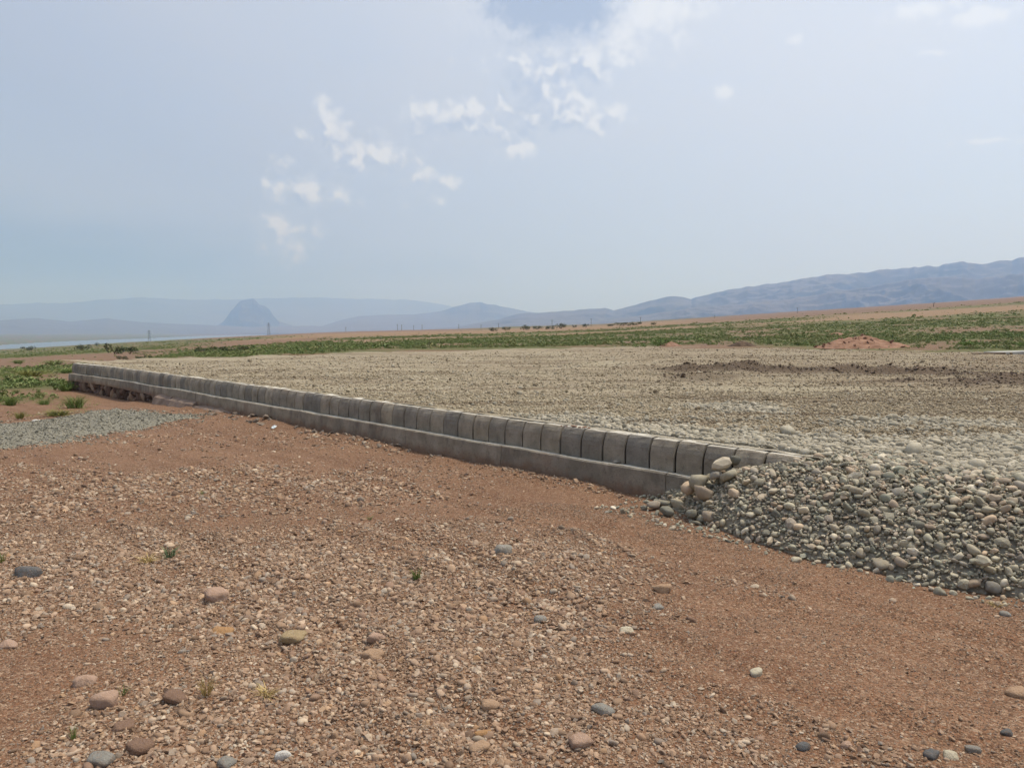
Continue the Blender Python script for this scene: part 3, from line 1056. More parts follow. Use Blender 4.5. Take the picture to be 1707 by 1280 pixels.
def kerb_mesh(seed):
    r = random.Random(seed)
    ln = BL - .020 - r.uniform(0, .010)
    bm = bmesh.new()
    rows = []
    for k, xx in enumerate((-ln / 2, -ln / 6, ln / 6, ln / 2)):
        rows.append([bm.verts.new((xx, -y + r.gauss(0, .0012), z + (r.gauss(0, .0015) if z > .01 else 0))) for y, z in PROF])
    for a, c in zip(rows, rows[1:]):
        for i in range(len(PROF)):
            j = (i + 1) % len(PROF)
            bm.faces.new((a[i], a[j], c[j], c[i]))
    bm.faces.new(rows[0][::-1])
    bm.faces.new(rows[-1])
    ed = [e for e in bm.edges if len(e.link_faces) == 2 and e.calc_face_angle(0) > .9]
    bmesh.ops.bevel(bm, geom=ed, offset=.006, segments=1, affect='EDGES')
    bmesh.ops.recalc_face_normals(bm, faces=bm.faces)
    me = bpy.data.meshes.new('kerb_block')
    bm.to_mesh(me); bm.free()
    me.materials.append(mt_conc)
    return me


KM = [kerb_mesh(i) for i in range(6)]
ZK = 0.30
# local x runs along the wall, local -y faces out: heading is turned so that -y = outward
nb = int(26.2 / BL)
s = 0.0
while s + BL / 2 < 26.25:
    x, y, an = wall_pt(s + BL / 2)
    o = new_obj('kerb_block', random.choice(KM), None, wall)
    o.location = Vector((x, y, ZK + random.gauss(0, .003))) - WO + Vector((WN[0], WN[1], 0)) * random.uniform(-.004, .007)
    o.rotation_euler = (random.uniform(-.008, .008), random.gauss(0, .007), an + math.pi + random.gauss(0, .012))
    s += BL


def sweep(name, s0, s1, step, prof, mat, parent=None, seed=0, jit=.0, caps=True, rough=None):
    """extrude a profile (outward, z) along the wall; prof may depend on s"""
    n = max(2, int((s1 - s0) / step) + 1)
    sv = np.linspace(s0, s1, n)
    vs = []
    r = np.random.default_rng(seed)
    for sa in sv:
        pr = prof(sa)
        for k, (o_, z_) in enumerate(pr):
            x, y, an = wall_pt(sa, o_ + (r.normal(0, jit) if jit else 0))
            vs.append((x - WO.x, y - WO.y, z_ + (r.normal(0, jit) if jit else 0)))
    m = len(pr)
    bm = bmesh.new()
    bv = [bm.verts.new(q) for q in vs]
    for i in range(n - 1):
        for k in range(m):
            k2 = (k + 1) % m
            bm.faces.new((bv[i * m + k], bv[i * m + k2], bv[(i + 1) * m + k2], bv[(i + 1) * m + k]))
    bm.faces.new(bv[:m]); bm.faces.new(bv[-m:])
    bmesh.ops.recalc_face_normals(bm, faces=bm.faces)
    me = bpy.data.meshes.new(name)
    bm.to_mesh(me); bm.free()
    return new_obj(name, me, mat, parent or wall)


sweep('joint_mortar', .02, 26.1, .33, lambda s: [(.043, .29), (.043, .462), (.036, .512), (.018, .556), (-.004, .588), (-.026, .602), (-.13, .602), (-.13, .29)], M_MORTAR)


def foot_top(s):
    return ZK + .004 + .05 * (float(fbm(np.array([s / 1.7]), np.array([.5]), 3, 95)[0]) - .5) - .02 * float(sstep(s, 16, 24))


def foot_prof(s):
    n = float(fbm(np.array([s / .6]), np.array([2.5]), 3, 96)[0]) - .5
    zt = foot_top(s)
    zb = -.12 + .17 * float(sstep(s, 16.5, 18.5))
    out = .185 + .03 * n
    return [(-.16, zt - .03), (.045, zt - .004), (out - .018, zt + .004), (out, zt - .012), (out + .006, (zt + zb) / 2), (out + .012, zb), (-.16, zb)]


JO = [-.9, 1.35, 3.9, 6.9, 9.86, 12.1, 15.0, 18.2, 21.0, 24.0, 26.32]
for i, (a, c) in enumerate(zip(JO, JO[1:])):
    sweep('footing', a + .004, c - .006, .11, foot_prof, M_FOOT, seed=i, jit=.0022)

# rubble stones under the raised far end
rub = sweep('rubble_core', 17.4, 26.25, .3, lambda s: [(.10, .06), (.10, -.5), (-.1, -.5), (-.1, .06)], M_MORTAR)
RUBM = []
for i in range(9):
    v, f = round_stone(300 + i, 2, .9)
    RUBM.append(mesh_np('foundation_stone', v / np.ptp(v, axis=0), f, True))
    RUBM[-1].materials.append(M_RUB)
s = 17.5
while s < 26.3:
    wd = random.uniform(.10, .22)
    gx_, gy_, an = wall_pt(s, .2)
    zg = float(G(np.array([gx_]), np.array([gy_]))[0])
    z0, z1 = zg - .05, foot_prof(s)[5][1] + .015
    k = random.choice((1, 2, 2))
    for j in range(k):
        za, zb = z0 + (z1 - z0) * j / k, z0 + (z1 - z0) * (j + 1) / k
        x, y, an = wall_pt(s + wd / 2 + random.gauss(0, .015), .13 + random.gauss(0, .02))
        o = new_obj('foundation_stone', random.choice(RUBM), None, wall)
        o.location = Vector((x, y, (za + zb) / 2)) - WO
        o.rotation_euler = (random.gauss(0, .15), random.gauss(0, .2), an + random.gauss(0, .2))
        o.scale = (wd * 1.05, random.uniform(.14, .22), (zb - za) * random.uniform(1.0, 1.15))
    s += wd

# spilt mortar skirt between rubble and footing
for i, (a, c) in enumerate(((12.6, 14.6), (14.65, 16.3), (16.35, 17.5))):
    def sk(s, a=a, c=c):
        e = math.sin(math.pi * min(1, max(0, (s - a + .15) / (c - a + .3)))) ** .5
        n = float(fbm(np.array([s / .35]), np.array([4.5]), 3, 97)[0])
        top = .03 + .08 * e * n + .07 * (i > 0)
        return [(.10, top), (.19, top - .01), (.27 + .12 * n, top * .5 - .02), (.34 + .2 * n * e, -.10 - .03 * i), (.10, -.2)]
    sweep('mortar_skirt', a, c, .12, sk, M_SKIRT, seed=40 + i, jit=.008)

# ------------------------------------------------------------------ cobble heap at the open end of the wall
def heap_h(s, w):
    n = fbm(s / .5, w / .5, 3, 111) - .5
    toe = np.interp(s, [-8, -3, -1.9, -1.2, -.5, .1, .6, 1.1, 1.6, 1.9], [-.75, -.72, -.62, -.80, -.82, -.74, -.55, -.36, -.22, -.12]) + n * .12
    top = np.interp(s, [-8, -.3, .1, .5, .9, 1.2, 1.5, 1.75], [.62, .62, .60, .52, .40, .28, .13, .0])
    crest = np.interp(s, [-8, -2, -.3, .1], [.45, .35, .12, .02])
    u = np.clip((w - toe) / (crest - toe), 0, 1)
    return top * np.sin(u * math.pi / 2 * .98) ** .85 + n * .05 * (u > 0) * (u < 1), u


heap = new_obj('cobble_heap', None, None, None, category='stone heap',
               label='heap of rounded grey river cobbles spilling over the near end of the wall')
hx, hy = A0 + WD * -.6 + WN * .3
HO = Vector((hx, hy, 0))
heap.location = HO
ss = np.linspace(-6.5, 1.75, 150)
ws = np.linspace(-.9, .7, 44)
SS, WW = np.meshgrid(ss, ws, indexing='ij')
hh, uu = heap_h(SS, WW)
bx, by = A0[0] + SS * WD[0] - WW * WN[0], A0[1] + SS * WD[1] - WW * WN[1]
hzv = np.where(uu <= 0, -.15, hh - .036)
hzv = np.where((SS > -.02) & (WW > -.07), -.15, hzv)
me = mesh_np('heap_core', np.stack([bx - HO.x, by - HO.y, hzv], -1).reshape(-1, 3), grid_faces(len(ss), len(ws)), True)
new_obj('heap_core', me, plain_mat('heap_fines', (.22, .195, .155), (.33, .295, .235), 20), heap)


HS, HWs = np.linspace(-5.4, 1.9, 731), np.linspace(-1.1, .75, 371)
HH, HU = heap_h(*np.meshgrid(HS, HWs, indexing='ij'))


def heap_at(a, b_):
    i = min(730, max(0, int(round((a + 5.4) * 100))))
    j = min(370, max(0, int(round((b_ + 1.1) * 200))))
    return float(HH[i, j]), float(HU[i, j])


def darts(s0, s1, w0, w1, sizes, ok_fn, kx=1.0, tight=.78):
    """big stones first, smaller ones into the gaps"""
    cell = .06
    grid = {}
    out = []
    for r in sizes:
        for _ in range(5):
            a, b_ = random.uniform(s0, s1), random.uniform(w0, w1)
            if not ok_fn(a, b_):
                continue
            ci, cj = int(a / cell), int(b_ / cell)
            m = int((r + .12) / cell) + 1
            good = True
            for i in range(ci - m, ci + m + 1):
                for j in range(cj - m, cj + m + 1):
                    for (a2, b2, r2) in grid.get((i, j), ()):
                        if (a - a2) ** 2 + ((b_ - b2) * kx) ** 2 < ((r + r2) * tight) ** 2:
                            good = False
                            break
                    if not good:
                        break
                if not good:
                    break
            if good:
                grid.setdefault((ci, cj), []).append((a, b_, r))
                out.append((a, b_, r))
                break
    return out


sizes = sorted([min(.058, max(.0085, math.exp(random.gauss(math.log(.0152), .47)))) for _ in range(16000)], reverse=True)
toe_lo = -.95


def heap_ok(a, b_):
    h, u = heap_at(a, b_)
    if a > .02 and b_ > -.09:
        return False
    return (u > 0.0 and b_ < .62) or (u <= 0 and b_ > -1.0 and random.random() < .04)


cob = darts(-5.2, 1.7, -.95, .62, sizes, heap_ok, 1.2, .70)
items = []
for a, b_, r in cob:
    h, u = heap_at(a, b_)
    x, y = A0 + WD * a - WN * b_
    items.append([x, y, h + random.gauss(0, .012) - .01 if u > 0 else -9., r])
zg_ = G(np.array([q[0] for q in items]), np.array([q[1] for q in items]))
items = [(q[0], q[1], max(q[2], float(g) + q[3] * .3), q[3]) for q, g in zip(items, zg_)]
vis = sorted([q for q in items if in_view(np.array(q[0]), np.array(q[1]), 4)], key=lambda q: -q[3] / q[1])
big = vis[:290]
bigset = set(big)
# hand-placed large stones at the near end of the wall
for px_, py_, wp, zz in ((1107, 838, 34, .06), (1140, 832, 38, .08), (1130, 843, 30, .05), (1187, 842, 40, .13), (1165, 803, 34, .33), (1205, 774, 36, .50), (1664, 853, 36, .42), (1518, 910, 38, .18), (1636, 935, 34, .18), (1078, 836, 18, .03), (1113, 852, 26, .05), (1152, 856, 26, .06), (1092, 842, 26, .05), (1182, 862, 28, .06), (1216, 792, 26, .42), (1192, 792, 24, .40), (1232, 768, 28, .52), (1248, 764, 22, .55), (1172, 822, 28, .24), (1148, 812, 28, .26), (1220, 850, 26, .12)):
    q = at_z(px_, py_, zz)
    big.append((q[0], q[1], zz, wp / F * q[1] / 2))
for x, y, z, r in big:
    o = new_obj('cobble', random.choice(P_COB[1]), None, heap)
    o.location = Vector((x, y, z)) - HO
    o.rotation_euler = (random.gauss(.25, .45), random.gauss(0, .45), random.uniform(0, 6.28))
    k = r * random.uniform(1.05, 1.2)
    o.scale = (k, k * random.uniform(.7, 1.15), k * random.uniform(.8, 1.4))
rest = [q for q in items if q not in bigset]
# a second, smaller layer filling the gaps
extra = []
for _ in range(18000):
    a, b_ = random.uniform(-5.2, 1.65), random.uniform(-.85, .62)
    h, u = heap_at(a, b_)
    if u <= .01 or (a > .02 and b_ > -.09):
        continue
    x, y = A0 + WD * a - WN * b_
    r = random.uniform(.006, .017)
    extra.append((x, y, h - random.uniform(.0, .022), r))
rest += extra
ar = np.array(rest)
scatter('small_cobbles', ar[:, :3] - np.array(HO), rand_rot(len(ar), .5), ar[:, 3:4] * RNG.uniform(.7, 1.4, (len(ar), 3)), P_COB, heap)

# ------------------------------------------------------------------ stones on the gravel fill
def scatter_fill():
    out = {'pale': [], 'tan': []}
    for y0, y1, dens, med in ((4.5, 9, 1500, .0135), (9, 14, 800, .0130), (14, 22, 170, .016), (22, 34, 50, .019), (34, 54, 12, .024)):
        n = int(dens * .78 * (y1 ** 2 - y0 ** 2))
        ya = np.sqrt(RNG.uniform(y0 ** 2, y1 ** 2, n))
        xa = RNG.uniform(-.78, .78, n) * ya
        s, w = to_sw(xa, ya)
        k = (w > .16) & (s < WL) & (poly_sd(xa, ya, POLY) > .2)
        xa, ya = xa[k], ya[k]
        pz = pale_zone(xa, ya)
        sm = soil_mask(xa, ya)[0]
        k = RNG.uniform(0, 1, len(xa)) > sm * .85
        xa, ya, pz = xa[k], ya[k], pz[k]
        r = np.exp(RNG.normal(math.log(med), .42, len(xa))) * (1 + .3 * pz)
        r = np.minimum(r, .085)
        z = fill_z(xa, ya) + r * RNG.uniform(.05, .55, len(xa))
        ispale = RNG.uniform(0, 1, len(xa)) < (pz * .92 + .04)
        for nm, kk in (('pale', ispale), ('tan', ~ispale)):
            out[nm].append(np.stack([xa, ya, z, r], -1)[kk])
    return {k: np.concatenate(v) for k, v in out.items()}


fs = scatter_fill()
ps = fs['pale']
score = ps[:, 3] / ps[:, 1] * in_view(ps[:, 0], ps[:, 1], 0)
order = np.argsort(-score)
for i in order[:290]:
    x, y, z, r = ps[i]
    o = new_obj('stone', random.choice(P_PALE[1]), None, fill)
    o.location = (x, y, z)
    o.rotation_euler = (random.gauss(0, .3), random.gauss(0, .3), random.uniform(0, 6.28))
    o.scale = [r * random.uniform(.85, 1.2) for _ in range(3)]
ps = ps[order[290:]]
scatter('pale_stones', ps[:, :3], rand_rot(len(ps)), ps[:, 3:4] * RNG.uniform(.8, 1.2, (len(ps), 3)), P_PALE, fill)
ps = fs['tan']
scatter('fine_gravel', ps[:, :3], rand_rot(len(ps)), ps[:, 3:4] * RNG.uniform(.8, 1.2, (len(ps), 3)), P_TAN, fill)

xa, ya = RNG.uniform(3, 19, 26000), RNG.uniform(11, 24, 26000)
k = RNG.uniform(0, 1, len(xa)) < soil_mask(xa, ya)[0] * .8
xa, ya = xa[k], ya[k]
r = np.exp(RNG.normal(math.log(.019), .5, len(xa)))
M_CLODS = stone_mat('dark_soil_clod', [(0, (.055, .039, .028)), (.6, (.11, .079, .056)), (1, (.18, .135, .10))])
P_CLOD = proto_set('soil_clod', [facet_stone(790 + i, 1, 12, 8) for i in range(5)], M_CLODS, False)
scatter('soil_clods', np.stack([xa, ya, fill_z(xa, ya) + r * .2], -1), rand_rot(len(xa), .5), r[:, None] * RNG.uniform(.8, 1.2, (len(xa), 3)), P_CLOD, fill)

# ------------------------------------------------------------------ grey crushed gravel spread at the left
def patch_mask(x, y):
    P = np.array([tuple(at_z(px_, py_, -.03)[:2]) for px_, py_ in ((-250, 752), (-250, 700), (0, 704), (110, 690), (200, 679), (290, 692), (345, 694), (280, 708), (170, 722), (130, 738), (60, 745), (0, 750))])
    return poly_sd(x, y, P) + (fbm(x / .5, y / .5, 3, 121) - .5) * .9


gxx, gyy = np.meshgrid(np.linspace(-15, -5.5, 170), np.linspace(10, 19, 150), indexing='ij')
pm = patch_mask(gxx, gyy)
gzz = G(gxx, gyy) + np.where(pm > 0, .006 + .05 * sstep(pm, 0, .7), -.04 + np.maximum(pm, -1) * .1)
me = mesh_np('gravel_patch', np.stack([gxx, gyy, gzz], -1).reshape(-1, 3), grid_faces(170, 150)[:, ::-1], True)
M_PATCH, t, b = material('grey_gravel_bed')
co = t.node('ShaderNodeTexCoord').outputs['Object']
vo = t.voronoi(co, 42)
sp = t.node('ShaderNodeSeparateColor'); t.set(sp.inputs[0], vo['Color'])
t.set(b.inputs['Base Color'], t.mix(.35, t.colramp(sp.outputs[0], [(0, (.10, .098, .078)), (.5, (.19, .18, .145)), (1, (.30, .285, .235))]), (.19, .175, .135)))
t.set(b.inputs['Normal'], t.bump(t.math('MULTIPLY', vo['Distance'], -1), .8, .02))
patch = new_obj('gravel_patch', me, M_PATCH, kind='structure')
n = 30000
xa, ya = RNG.uniform(-14, -5.5, n), RNG.uniform(10.5, 18.5, n)
pmk = patch_mask(xa, ya)
k = (pmk > -.7) & (RNG.uniform(0, 1, n) < sstep(pmk, -.75, .25) ** 1.6 * .8)
xa, ya, pmk = xa[k], ya[k], pmk[k]
r = np.exp(RNG.normal(math.log(.017), .35, len(xa)))
za = G(xa, ya) + np.where(pmk > 0, .006 + .05 * sstep(pmk, 0, .7), 0) + r * .2
scatter('crushed_gravel', np.stack([xa, ya, za], -1), rand_rot(len(xa), .5), r[:, None] * RNG.uniform(.8, 1.2, (len(xa), 3)), P_GREY, patch)

# ------------------------------------------------------------------ soil heaps, slab, rubble and litter
def ground_hit(px_, row):
    """where the line of sight over a photo pixel meets the land"""
    az = math.atan((px_ - 853.5) / F)
    r = np.geomspace(14, 3400, 4000)
    x, y = r * math.sin(az), r * math.cos(az)
    z = G(x, y, False)
    rows = 550 - F * (z - H) / y
    k = np.argmax(rows <= row) if (rows <= row).any() else int(np.argmin(rows))
    return x[k], y[k], z[k]


def mound(name, w, d, h, seed, mat, n=56):
    u, v = np.meshgrid(np.linspace(-1, 1, n), np.linspace(-1, 1, n), indexing='ij')
    rr = np.hypot(u, v)
    nn = fbm(u * 2.2 + seed, v * 2.2, 4, seed)
    z = np.clip(1 - rr ** 1.3 + (nn - .5) * .5, -.12, 1) ** 1.0 * (1 - sstep(rr, .85, 1.05)) - .05
    z = z + (fbm(u * 9, v * 9, 3, seed + 2) - .5) * .14 * (rr < .9)
    return mesh_np(name, np.stack([u * w / 2, v * d / 2, z * h], -1).reshape(-1, 3), grid_faces(n, n)[:, ::-1], True)


M_CLAY = plain_mat('red_clay', (.17, .092, .06), (.29, .175, .12), 2.5, .8)
M_DARKSOIL = plain_mat('dark_soil', (.05, .035, .025), (.12, .082, .056), 3, .8)
x, y, z = ground_hit(1438, 579)
pile = new_obj('clay_pile', None, None, None, label='low pile of red clay clods at the far edge of the gravel', category='soil pile')
pile.location = (x, y, z)
new_obj('mound', mound('mound', 6.0, 3.6, .82, 5, M_CLAY), M_CLAY, pile)
CLOD = [mesh_np('clod', *round_stone(1200 + i, 2, 1.0), False) for i in range(4)]
for m_ in CLOD:
    m_.materials.append(M_CLAY)
for i in range(46):
    a, rr = random.uniform(0, 6.28), random.uniform(0, 1) ** .6
    cx, cy = math.cos(a) * rr * 2.9, math.sin(a) * rr * 1.7
    o = new_obj('clod', random.choice(CLOD), None, pile)
    k = random.uniform(.06, .17)
    o.location = (cx, cy, max(0, .74 * (1 - rr ** 1.3)) + .01)
    o.scale = (k, k * .9, k * .8)
    o.rotation_euler = [random.uniform(0, 6) for _ in range(3)]

SP = [(1118, 577, 1.7, .35, 'brown soil mound at the far edge of the gravel beside a green bush'),
      (1236, 577, 2.2, .4, 'small brown soil mound at the far gravel edge, left of the red clay pile'),
      (1395, 559, 2.4, .3, 'bare earth heap inside the green scrub behind the red clay pile')]
for i, (px_, row, w_, h_, lab) in enumerate(SP):
    x, y, z = ground_hit(px_, row)
    o = new_obj('soil_mound', mound('soil_mound', w_, w_ * .7, h_, 20 + i, None), (M_CLAY, M_DARKSOIL, M_CLAY)[i], None, label=lab, category='soil mound', group='soil mounds at the far edge')
    o.location = (x, y, z - .02)

M_SLAB = plain_mat('pale_concrete', (.27, .27, .255), (.38, .38, .36), 2)


def box(bm, sx, sy, sz, loc=(0, 0, 0), rz=0., bev=0.):
    g = bmesh.ops.create_cube(bm, size=1)
    bmesh.ops.scale(bm, vec=(sx, sy, sz), verts=g['verts'])
    bmesh.ops.rotate(bm, matrix=Matrix.Rotation(rz, 3, 'Z'), verts=g['verts'])
    bmesh.ops.translate(bm, vec=loc, verts=g['verts'])


def bm_obj(name, bm, mat, parent=None, **kw):
    me = bpy.data.meshes.new(name)
    bmesh.ops.recalc_face_normals(bm, faces=bm.faces)
    bm.to_mesh(me); bm.free()
    return new_obj(name, me, mat, parent, **kw)


for k, (px_, row, ln, wd, hh_, mat_, lab) in enumerate((
        (1690, 590, 2.6, .9, .16, M_SLAB, 'pale concrete slab lying at the right edge behind the gravel'),
        (1648, 591, 1.5, .45, .10, M_DARKSOIL, 'dark low slab beside the pale one at the right edge'))):
    p_ = at_z(px_, row, .62)
    bm = bmesh.new()
    box(bm, ln, wd, hh_)
    bmesh.ops.bevel(bm, geom=bm.edges[:], offset=.02, segments=1, affect='EDGES')
    o = bm_obj('concrete_slab', bm, mat_, None, label=lab, category='slab')
    o.location = (p_[0], p_[1], .62 + hh_ * .35)
    o.rotation_euler = (0, -.02, .22)

# rubble of broken concrete and clods along the wall foot
CH = []
for i in range(6):
    v, f = chip_stone(1300 + i, 16)
    CH.append(mesh_np('concrete_chunk', v, f, False))
    CH[-1].materials.append(M_CHUNK)
spots = []
for i in range(34):
    sa = random.choice((random.uniform(8.6, 13.6), random.uniform(10.2, 13.0), random.uniform(5.5, 9)))
    spots.append((sa, random.uniform(.24, .62 if sa > 9.5 else .42)))
for sa, oo in spots:
    x, y, an = wall_pt(sa, oo)
    k = random.uniform(.035, .12) if sa > 9.5 else random.uniform(.025, .07)
    o = new_obj('concrete_chunk', random.choice(CH), None, None, label='brown-grey lump of broken concrete in the rubble strip at the wall foot',
                category='rubble', group='rubble along the wall foot')
    o.location = (x, y, float(G(np.array([x]), np.array([y]))[0]) + k * .2)
    o.rotation_euler = (random.gauss(0, .3), random.gauss(0, .3), random.uniform(0, 6.28))
    o.scale = (k * 1.3, k, k * .7)
# red clods crowning the kerb and lying on the footing ledge
RC = [mesh_np('clay_clod', *round_stone(1250 + i, 2, 1.0), False) for i in range(3)]
for m_ in RC:
    m_.materials.append(M_CLAY)
for i in range(9):
    x, y, an = wall_pt(2.75 + random.gauss(0, .17), -.04 + random.gauss(0, .035))
    o = new_obj('clay_clod', random.choice(RC), None, None, label='red clay clod sitting on top of the kerb blocks', category='clod', group='clods on the kerb top')
    k = random.uniform(.012, .03)
    o.location = (x, y, .632 + k * .3)
    o.scale = (k * 1.4, k, k * .8)
    o.rotation_euler = (0, 0, random.uniform(0, 6))
x, y, an = wall_pt(2.07, .10)
v, f = round_stone(1290, 2)
o = new_obj('ledge_stone', mesh_np('ledge_stone', v, f, True), RM['grey'], None, label='single grey pebble sitting on the footing ledge', category='pebble')
o.location = (x, y, foot_top(2.07) + .022)
o.scale = (.04, .034, .036)


def crumple(seed, mat, w):
    v, f = ICO2
    r = np.random.default_rng(seed)
    vv = v * (1 + .45 * noise3(v, 4.5, seed) + .2 * r.normal(size=len(v)))[:, None] * np.array([1, .7, .5]) * w
    return mesh_np('litter', vv, f, False)


M_PLAS, t, b = material('pale_plastic')
b.inputs['Base Color'].default_value = (.62, .68, .70, 1)
b.inputs['Roughness'].default_value = .35
for px_, row, w_, lab in ((808, 768, .055, 'crumpled pale blue-white plastic scrap at the wall foot'), (456, 710, .05, 'white plastic scrap in the rubble by the wall')):
    q = at_z(px_, row, .03)
    o = new_obj('plastic_scrap', crumple(int(px_), M_PLAS, w_), M_PLAS, None, label=lab, category='litter')
    o.location = (q[0], q[1], float(G(q[0:1], q[1:2])[0]) + w_ * .4)

# ------------------------------------------------------------------ plants
def leaf_mat(name, c1, c2, c3):
    m, t, b = material(name)
    oi = t.node('ShaderNodeObjectInfo').outputs['Random']
    gp = t.node('ShaderNodeNewGeometry').outputs['Position']
    n = t.noise(gp, 3.1, 3, .6)
    c = t.mix(t.ramp(n, .3, .7), c1, c2)
    c = t.mix(t.ramp(oi, .55, 1.0, 0, .8), c, c3)
    c = t.mix(t.ramp(t.noise(gp, .12, 4, .65), .45, .65, 0, .6), c, t.mix(.5, c, (.24, .20, .10)))
    t.set(b.inputs['Base Color'], c)
    b.inputs['Roughness'].default_value = .75
    return m


L_SCRUB = leaf_mat('scrub_leaf', (.115, .17, .052), (.18, .225, .08), (.26, .25, .115))
L_DARK = leaf_mat('shrub_leaf', (.022, .040, .016), (.05, .07, .026), (.06, .075, .03))
L_GREEN = leaf_mat('weed_leaf', (.10, .17, .04), (.16, .215, .06), (.14, .20, .055))
L_YEL = leaf_mat('yellow_weed', (.14, .16, .035), (.20, .20, .055), (.22, .2, .06))
L_DRY = leaf_mat('dry_grass', (.36, .27, .11), (.46, .35, .16), (.40, .30, .13))
L_BLUE = leaf_mat('blue_green_grass', (.09, .14, .075), (.15, .20, .11), (.13, .18, .09))
M_STEM = plain_mat('stem_bark', (.09, .06, .04), (.15, .105, .07), 10)


def leaf_cloud(n, seed, leaf, hfrac=.5, flat=.0, lobes=6):
    """unit crown: leaf quads gathered in uneven lobes; base on z=0, height 1, width about 2"""
    r = np.random.default_rng(seed)
    cs = np.stack([r.uniform(-.7, .7, lobes), r.uniform(-.6, .6, lobes), r.uniform(.25, .72, lobes)], -1)
    cr = r.uniform(.22, .42, lobes)
    k = r.integers(0, lobes, n)
    d = r.normal(size=(n, 3)); d /= np.linalg.norm(d, axis=1)[:, None]
    p = cs[k] + d * (cr[k] * r.uniform(.35, 1.0, n) ** .5)[:, None]
    p[:, 2] = np.clip(p[:, 2], .03, None)
    a = r.normal(size=(n, 3)); a /= np.linalg.norm(a, axis=1)[:, None]
    c = np.cross(a, r.normal(size=(n, 3))); c /= np.linalg.norm(c, axis=1)[:, None]
    sz = leaf * r.uniform(.6, 1.4, n)[:, None]
    v = np.stack([p - a * sz, p + c * sz * .5, p + a * sz, p - c * sz * .5], 1).reshape(-1, 3)
    f = np.arange(4 * n).reshape(-1, 4)
    return v, f


def blades(n, seed, spread=.5, h=1.0, wid=.03, lean=.5):
    r = np.random.default_rng(seed)
    vs, fs = [], []
    for i in range(n):
        a = r.uniform(0, 6.283); rr = spread * math.sqrt(r.uniform())
        b0 = np.array([math.cos(a) * rr, math.sin(a) * rr, 0])
        d = np.array([math.cos(a + r.normal(0, .7)), math.sin(a + r.normal(0, .7)), 0]) * r.uniform(.1, lean)
        hh_ = h * r.uniform(.45, 1.0)
        sd_ = np.array([-math.sin(a * 3.1), math.cos(a * 3.1), 0]) * wid
        i0 = len(vs)
        for q, wq in ((0, 1.), (.5, .8), (.85, .45), (1., .05)):
            c = b0 + d * q * q * 1.6 + np.array([0, 0, hh_ * (q - .22 * q * q)])
            vs += [c - sd_ * wq, c + sd_ * wq]
        for j in range(3):
            k = i0 + 2 * j
            fs.append((k, k + 1, k + 3, k + 2))
    return np.array(vs), np.array(fs)


P_SCRUB = proto_set('scrub_shape', [leaf_cloud(70, 40 + i, .16, lobes=4) for i in range(6)] + [blades(34, 60 + i, .45, .9, .045, .6) for i in range(3)], L_SCRUB, False)


def scatter_scrub():
    out = []
    for r0, r1, n, h in ((20, 45, 16000, .11), (45, 75, 18000, .13), (75, 130, 24000, .12), (130, 260, 22000, .15), (260, 700, 10000, .30)):
        r = np.sqrt(RNG.uniform(r0 ** 2, r1 ** 2, n))
        a = RNG.uniform(-.70, .70, n)
        x, y = r * np.sin(a), r * np.cos(a)
        cov = land_cover(x, y)
        k = (RNG.uniform(0, 1, n) < cov[:, 0] * .9 + .006) & (poly_sd(x, y, POLY) < -.8)
        x, y = x[k], y[k]
        hh_ = h * np.exp(RNG.normal(0, .4, len(x)))
        out.append(np.stack([x, y, G(x, y), hh_], -1))
    return np.concatenate(out)


sc_ = scatter_scrub()
sr = np.zeros((len(sc_), 3)); sr[:, 2] = RNG.uniform(0, 6.28, len(sc_))
scatter('scrub', sc_[:, :3], sr, sc_[:, 3:4] * np.stack([RNG.uniform(.9, 1.7, len(sc_)), RNG.uniform(.9, 1.7, len(sc_)), RNG.uniform(.8, 1.1, len(sc_))], -1), P_SCRUB, None,
        label='low green scrub and weeds growing in strips beyond the gravel', category='scrub')


def tube(bm, a, b_, r0, r1, n=5):
    a, b_ = Vector(a), Vector(b_)
    q = (b_ - a).to_track_quat('Z', 'Y')
    ra = [bm.verts.new(a + q @ Vector((math.cos(k * 6.283 / n) * r0, math.sin(k * 6.283 / n) * r0, 0))) for k in range(n)]
    rb = [bm.verts.new(b_ + q @ Vector((math.cos(k * 6.283 / n) * r1, math.sin(k * 6.283 / n) * r1, 0))) for k in range(n)]
    for k in range(n):
        bm.faces.new((ra[k], ra[(k + 1) % n], rb[(k + 1) % n], rb[k]))
    bm.faces.new(rb)


def bush(name, label, cat, px_, row, wpx, hpx, seed, mat, group=None, n=420, leaf=.075):
    x, y, z = ground_hit(px_, row)
    k = y / F
    w, h = wpx * k, hpx * k
    o = new_obj(name, None, None, None, label=label, category=cat)
    if group:
        o['group'] = group
    o.location = (x, y, z - .02 * h)
    v, f = leaf_cloud(n, seed, leaf, lobes=7)
    v = v / np.array([np.ptp(v[:, 0]), np.ptp(v[:, 1]), v[:, 2].max()]) * np.array([w, w * .8, h])
    new_obj('crown', mesh_np('crown', v, f, False), mat, o)
    bm = bmesh.new()
    r = random.Random(seed)
    for q in range(4):
        tube(bm, (r.uniform(-.05, .05) * w, r.uniform(-.05, .05) * w, 0), (r.uniform(-.28, .28) * w, r.uniform(-.2, .2) * w, h * r.uniform(.5, .75)), .035 * h, .012 * h)
    bm_obj('stem', bm, M_STEM, o)
    return o


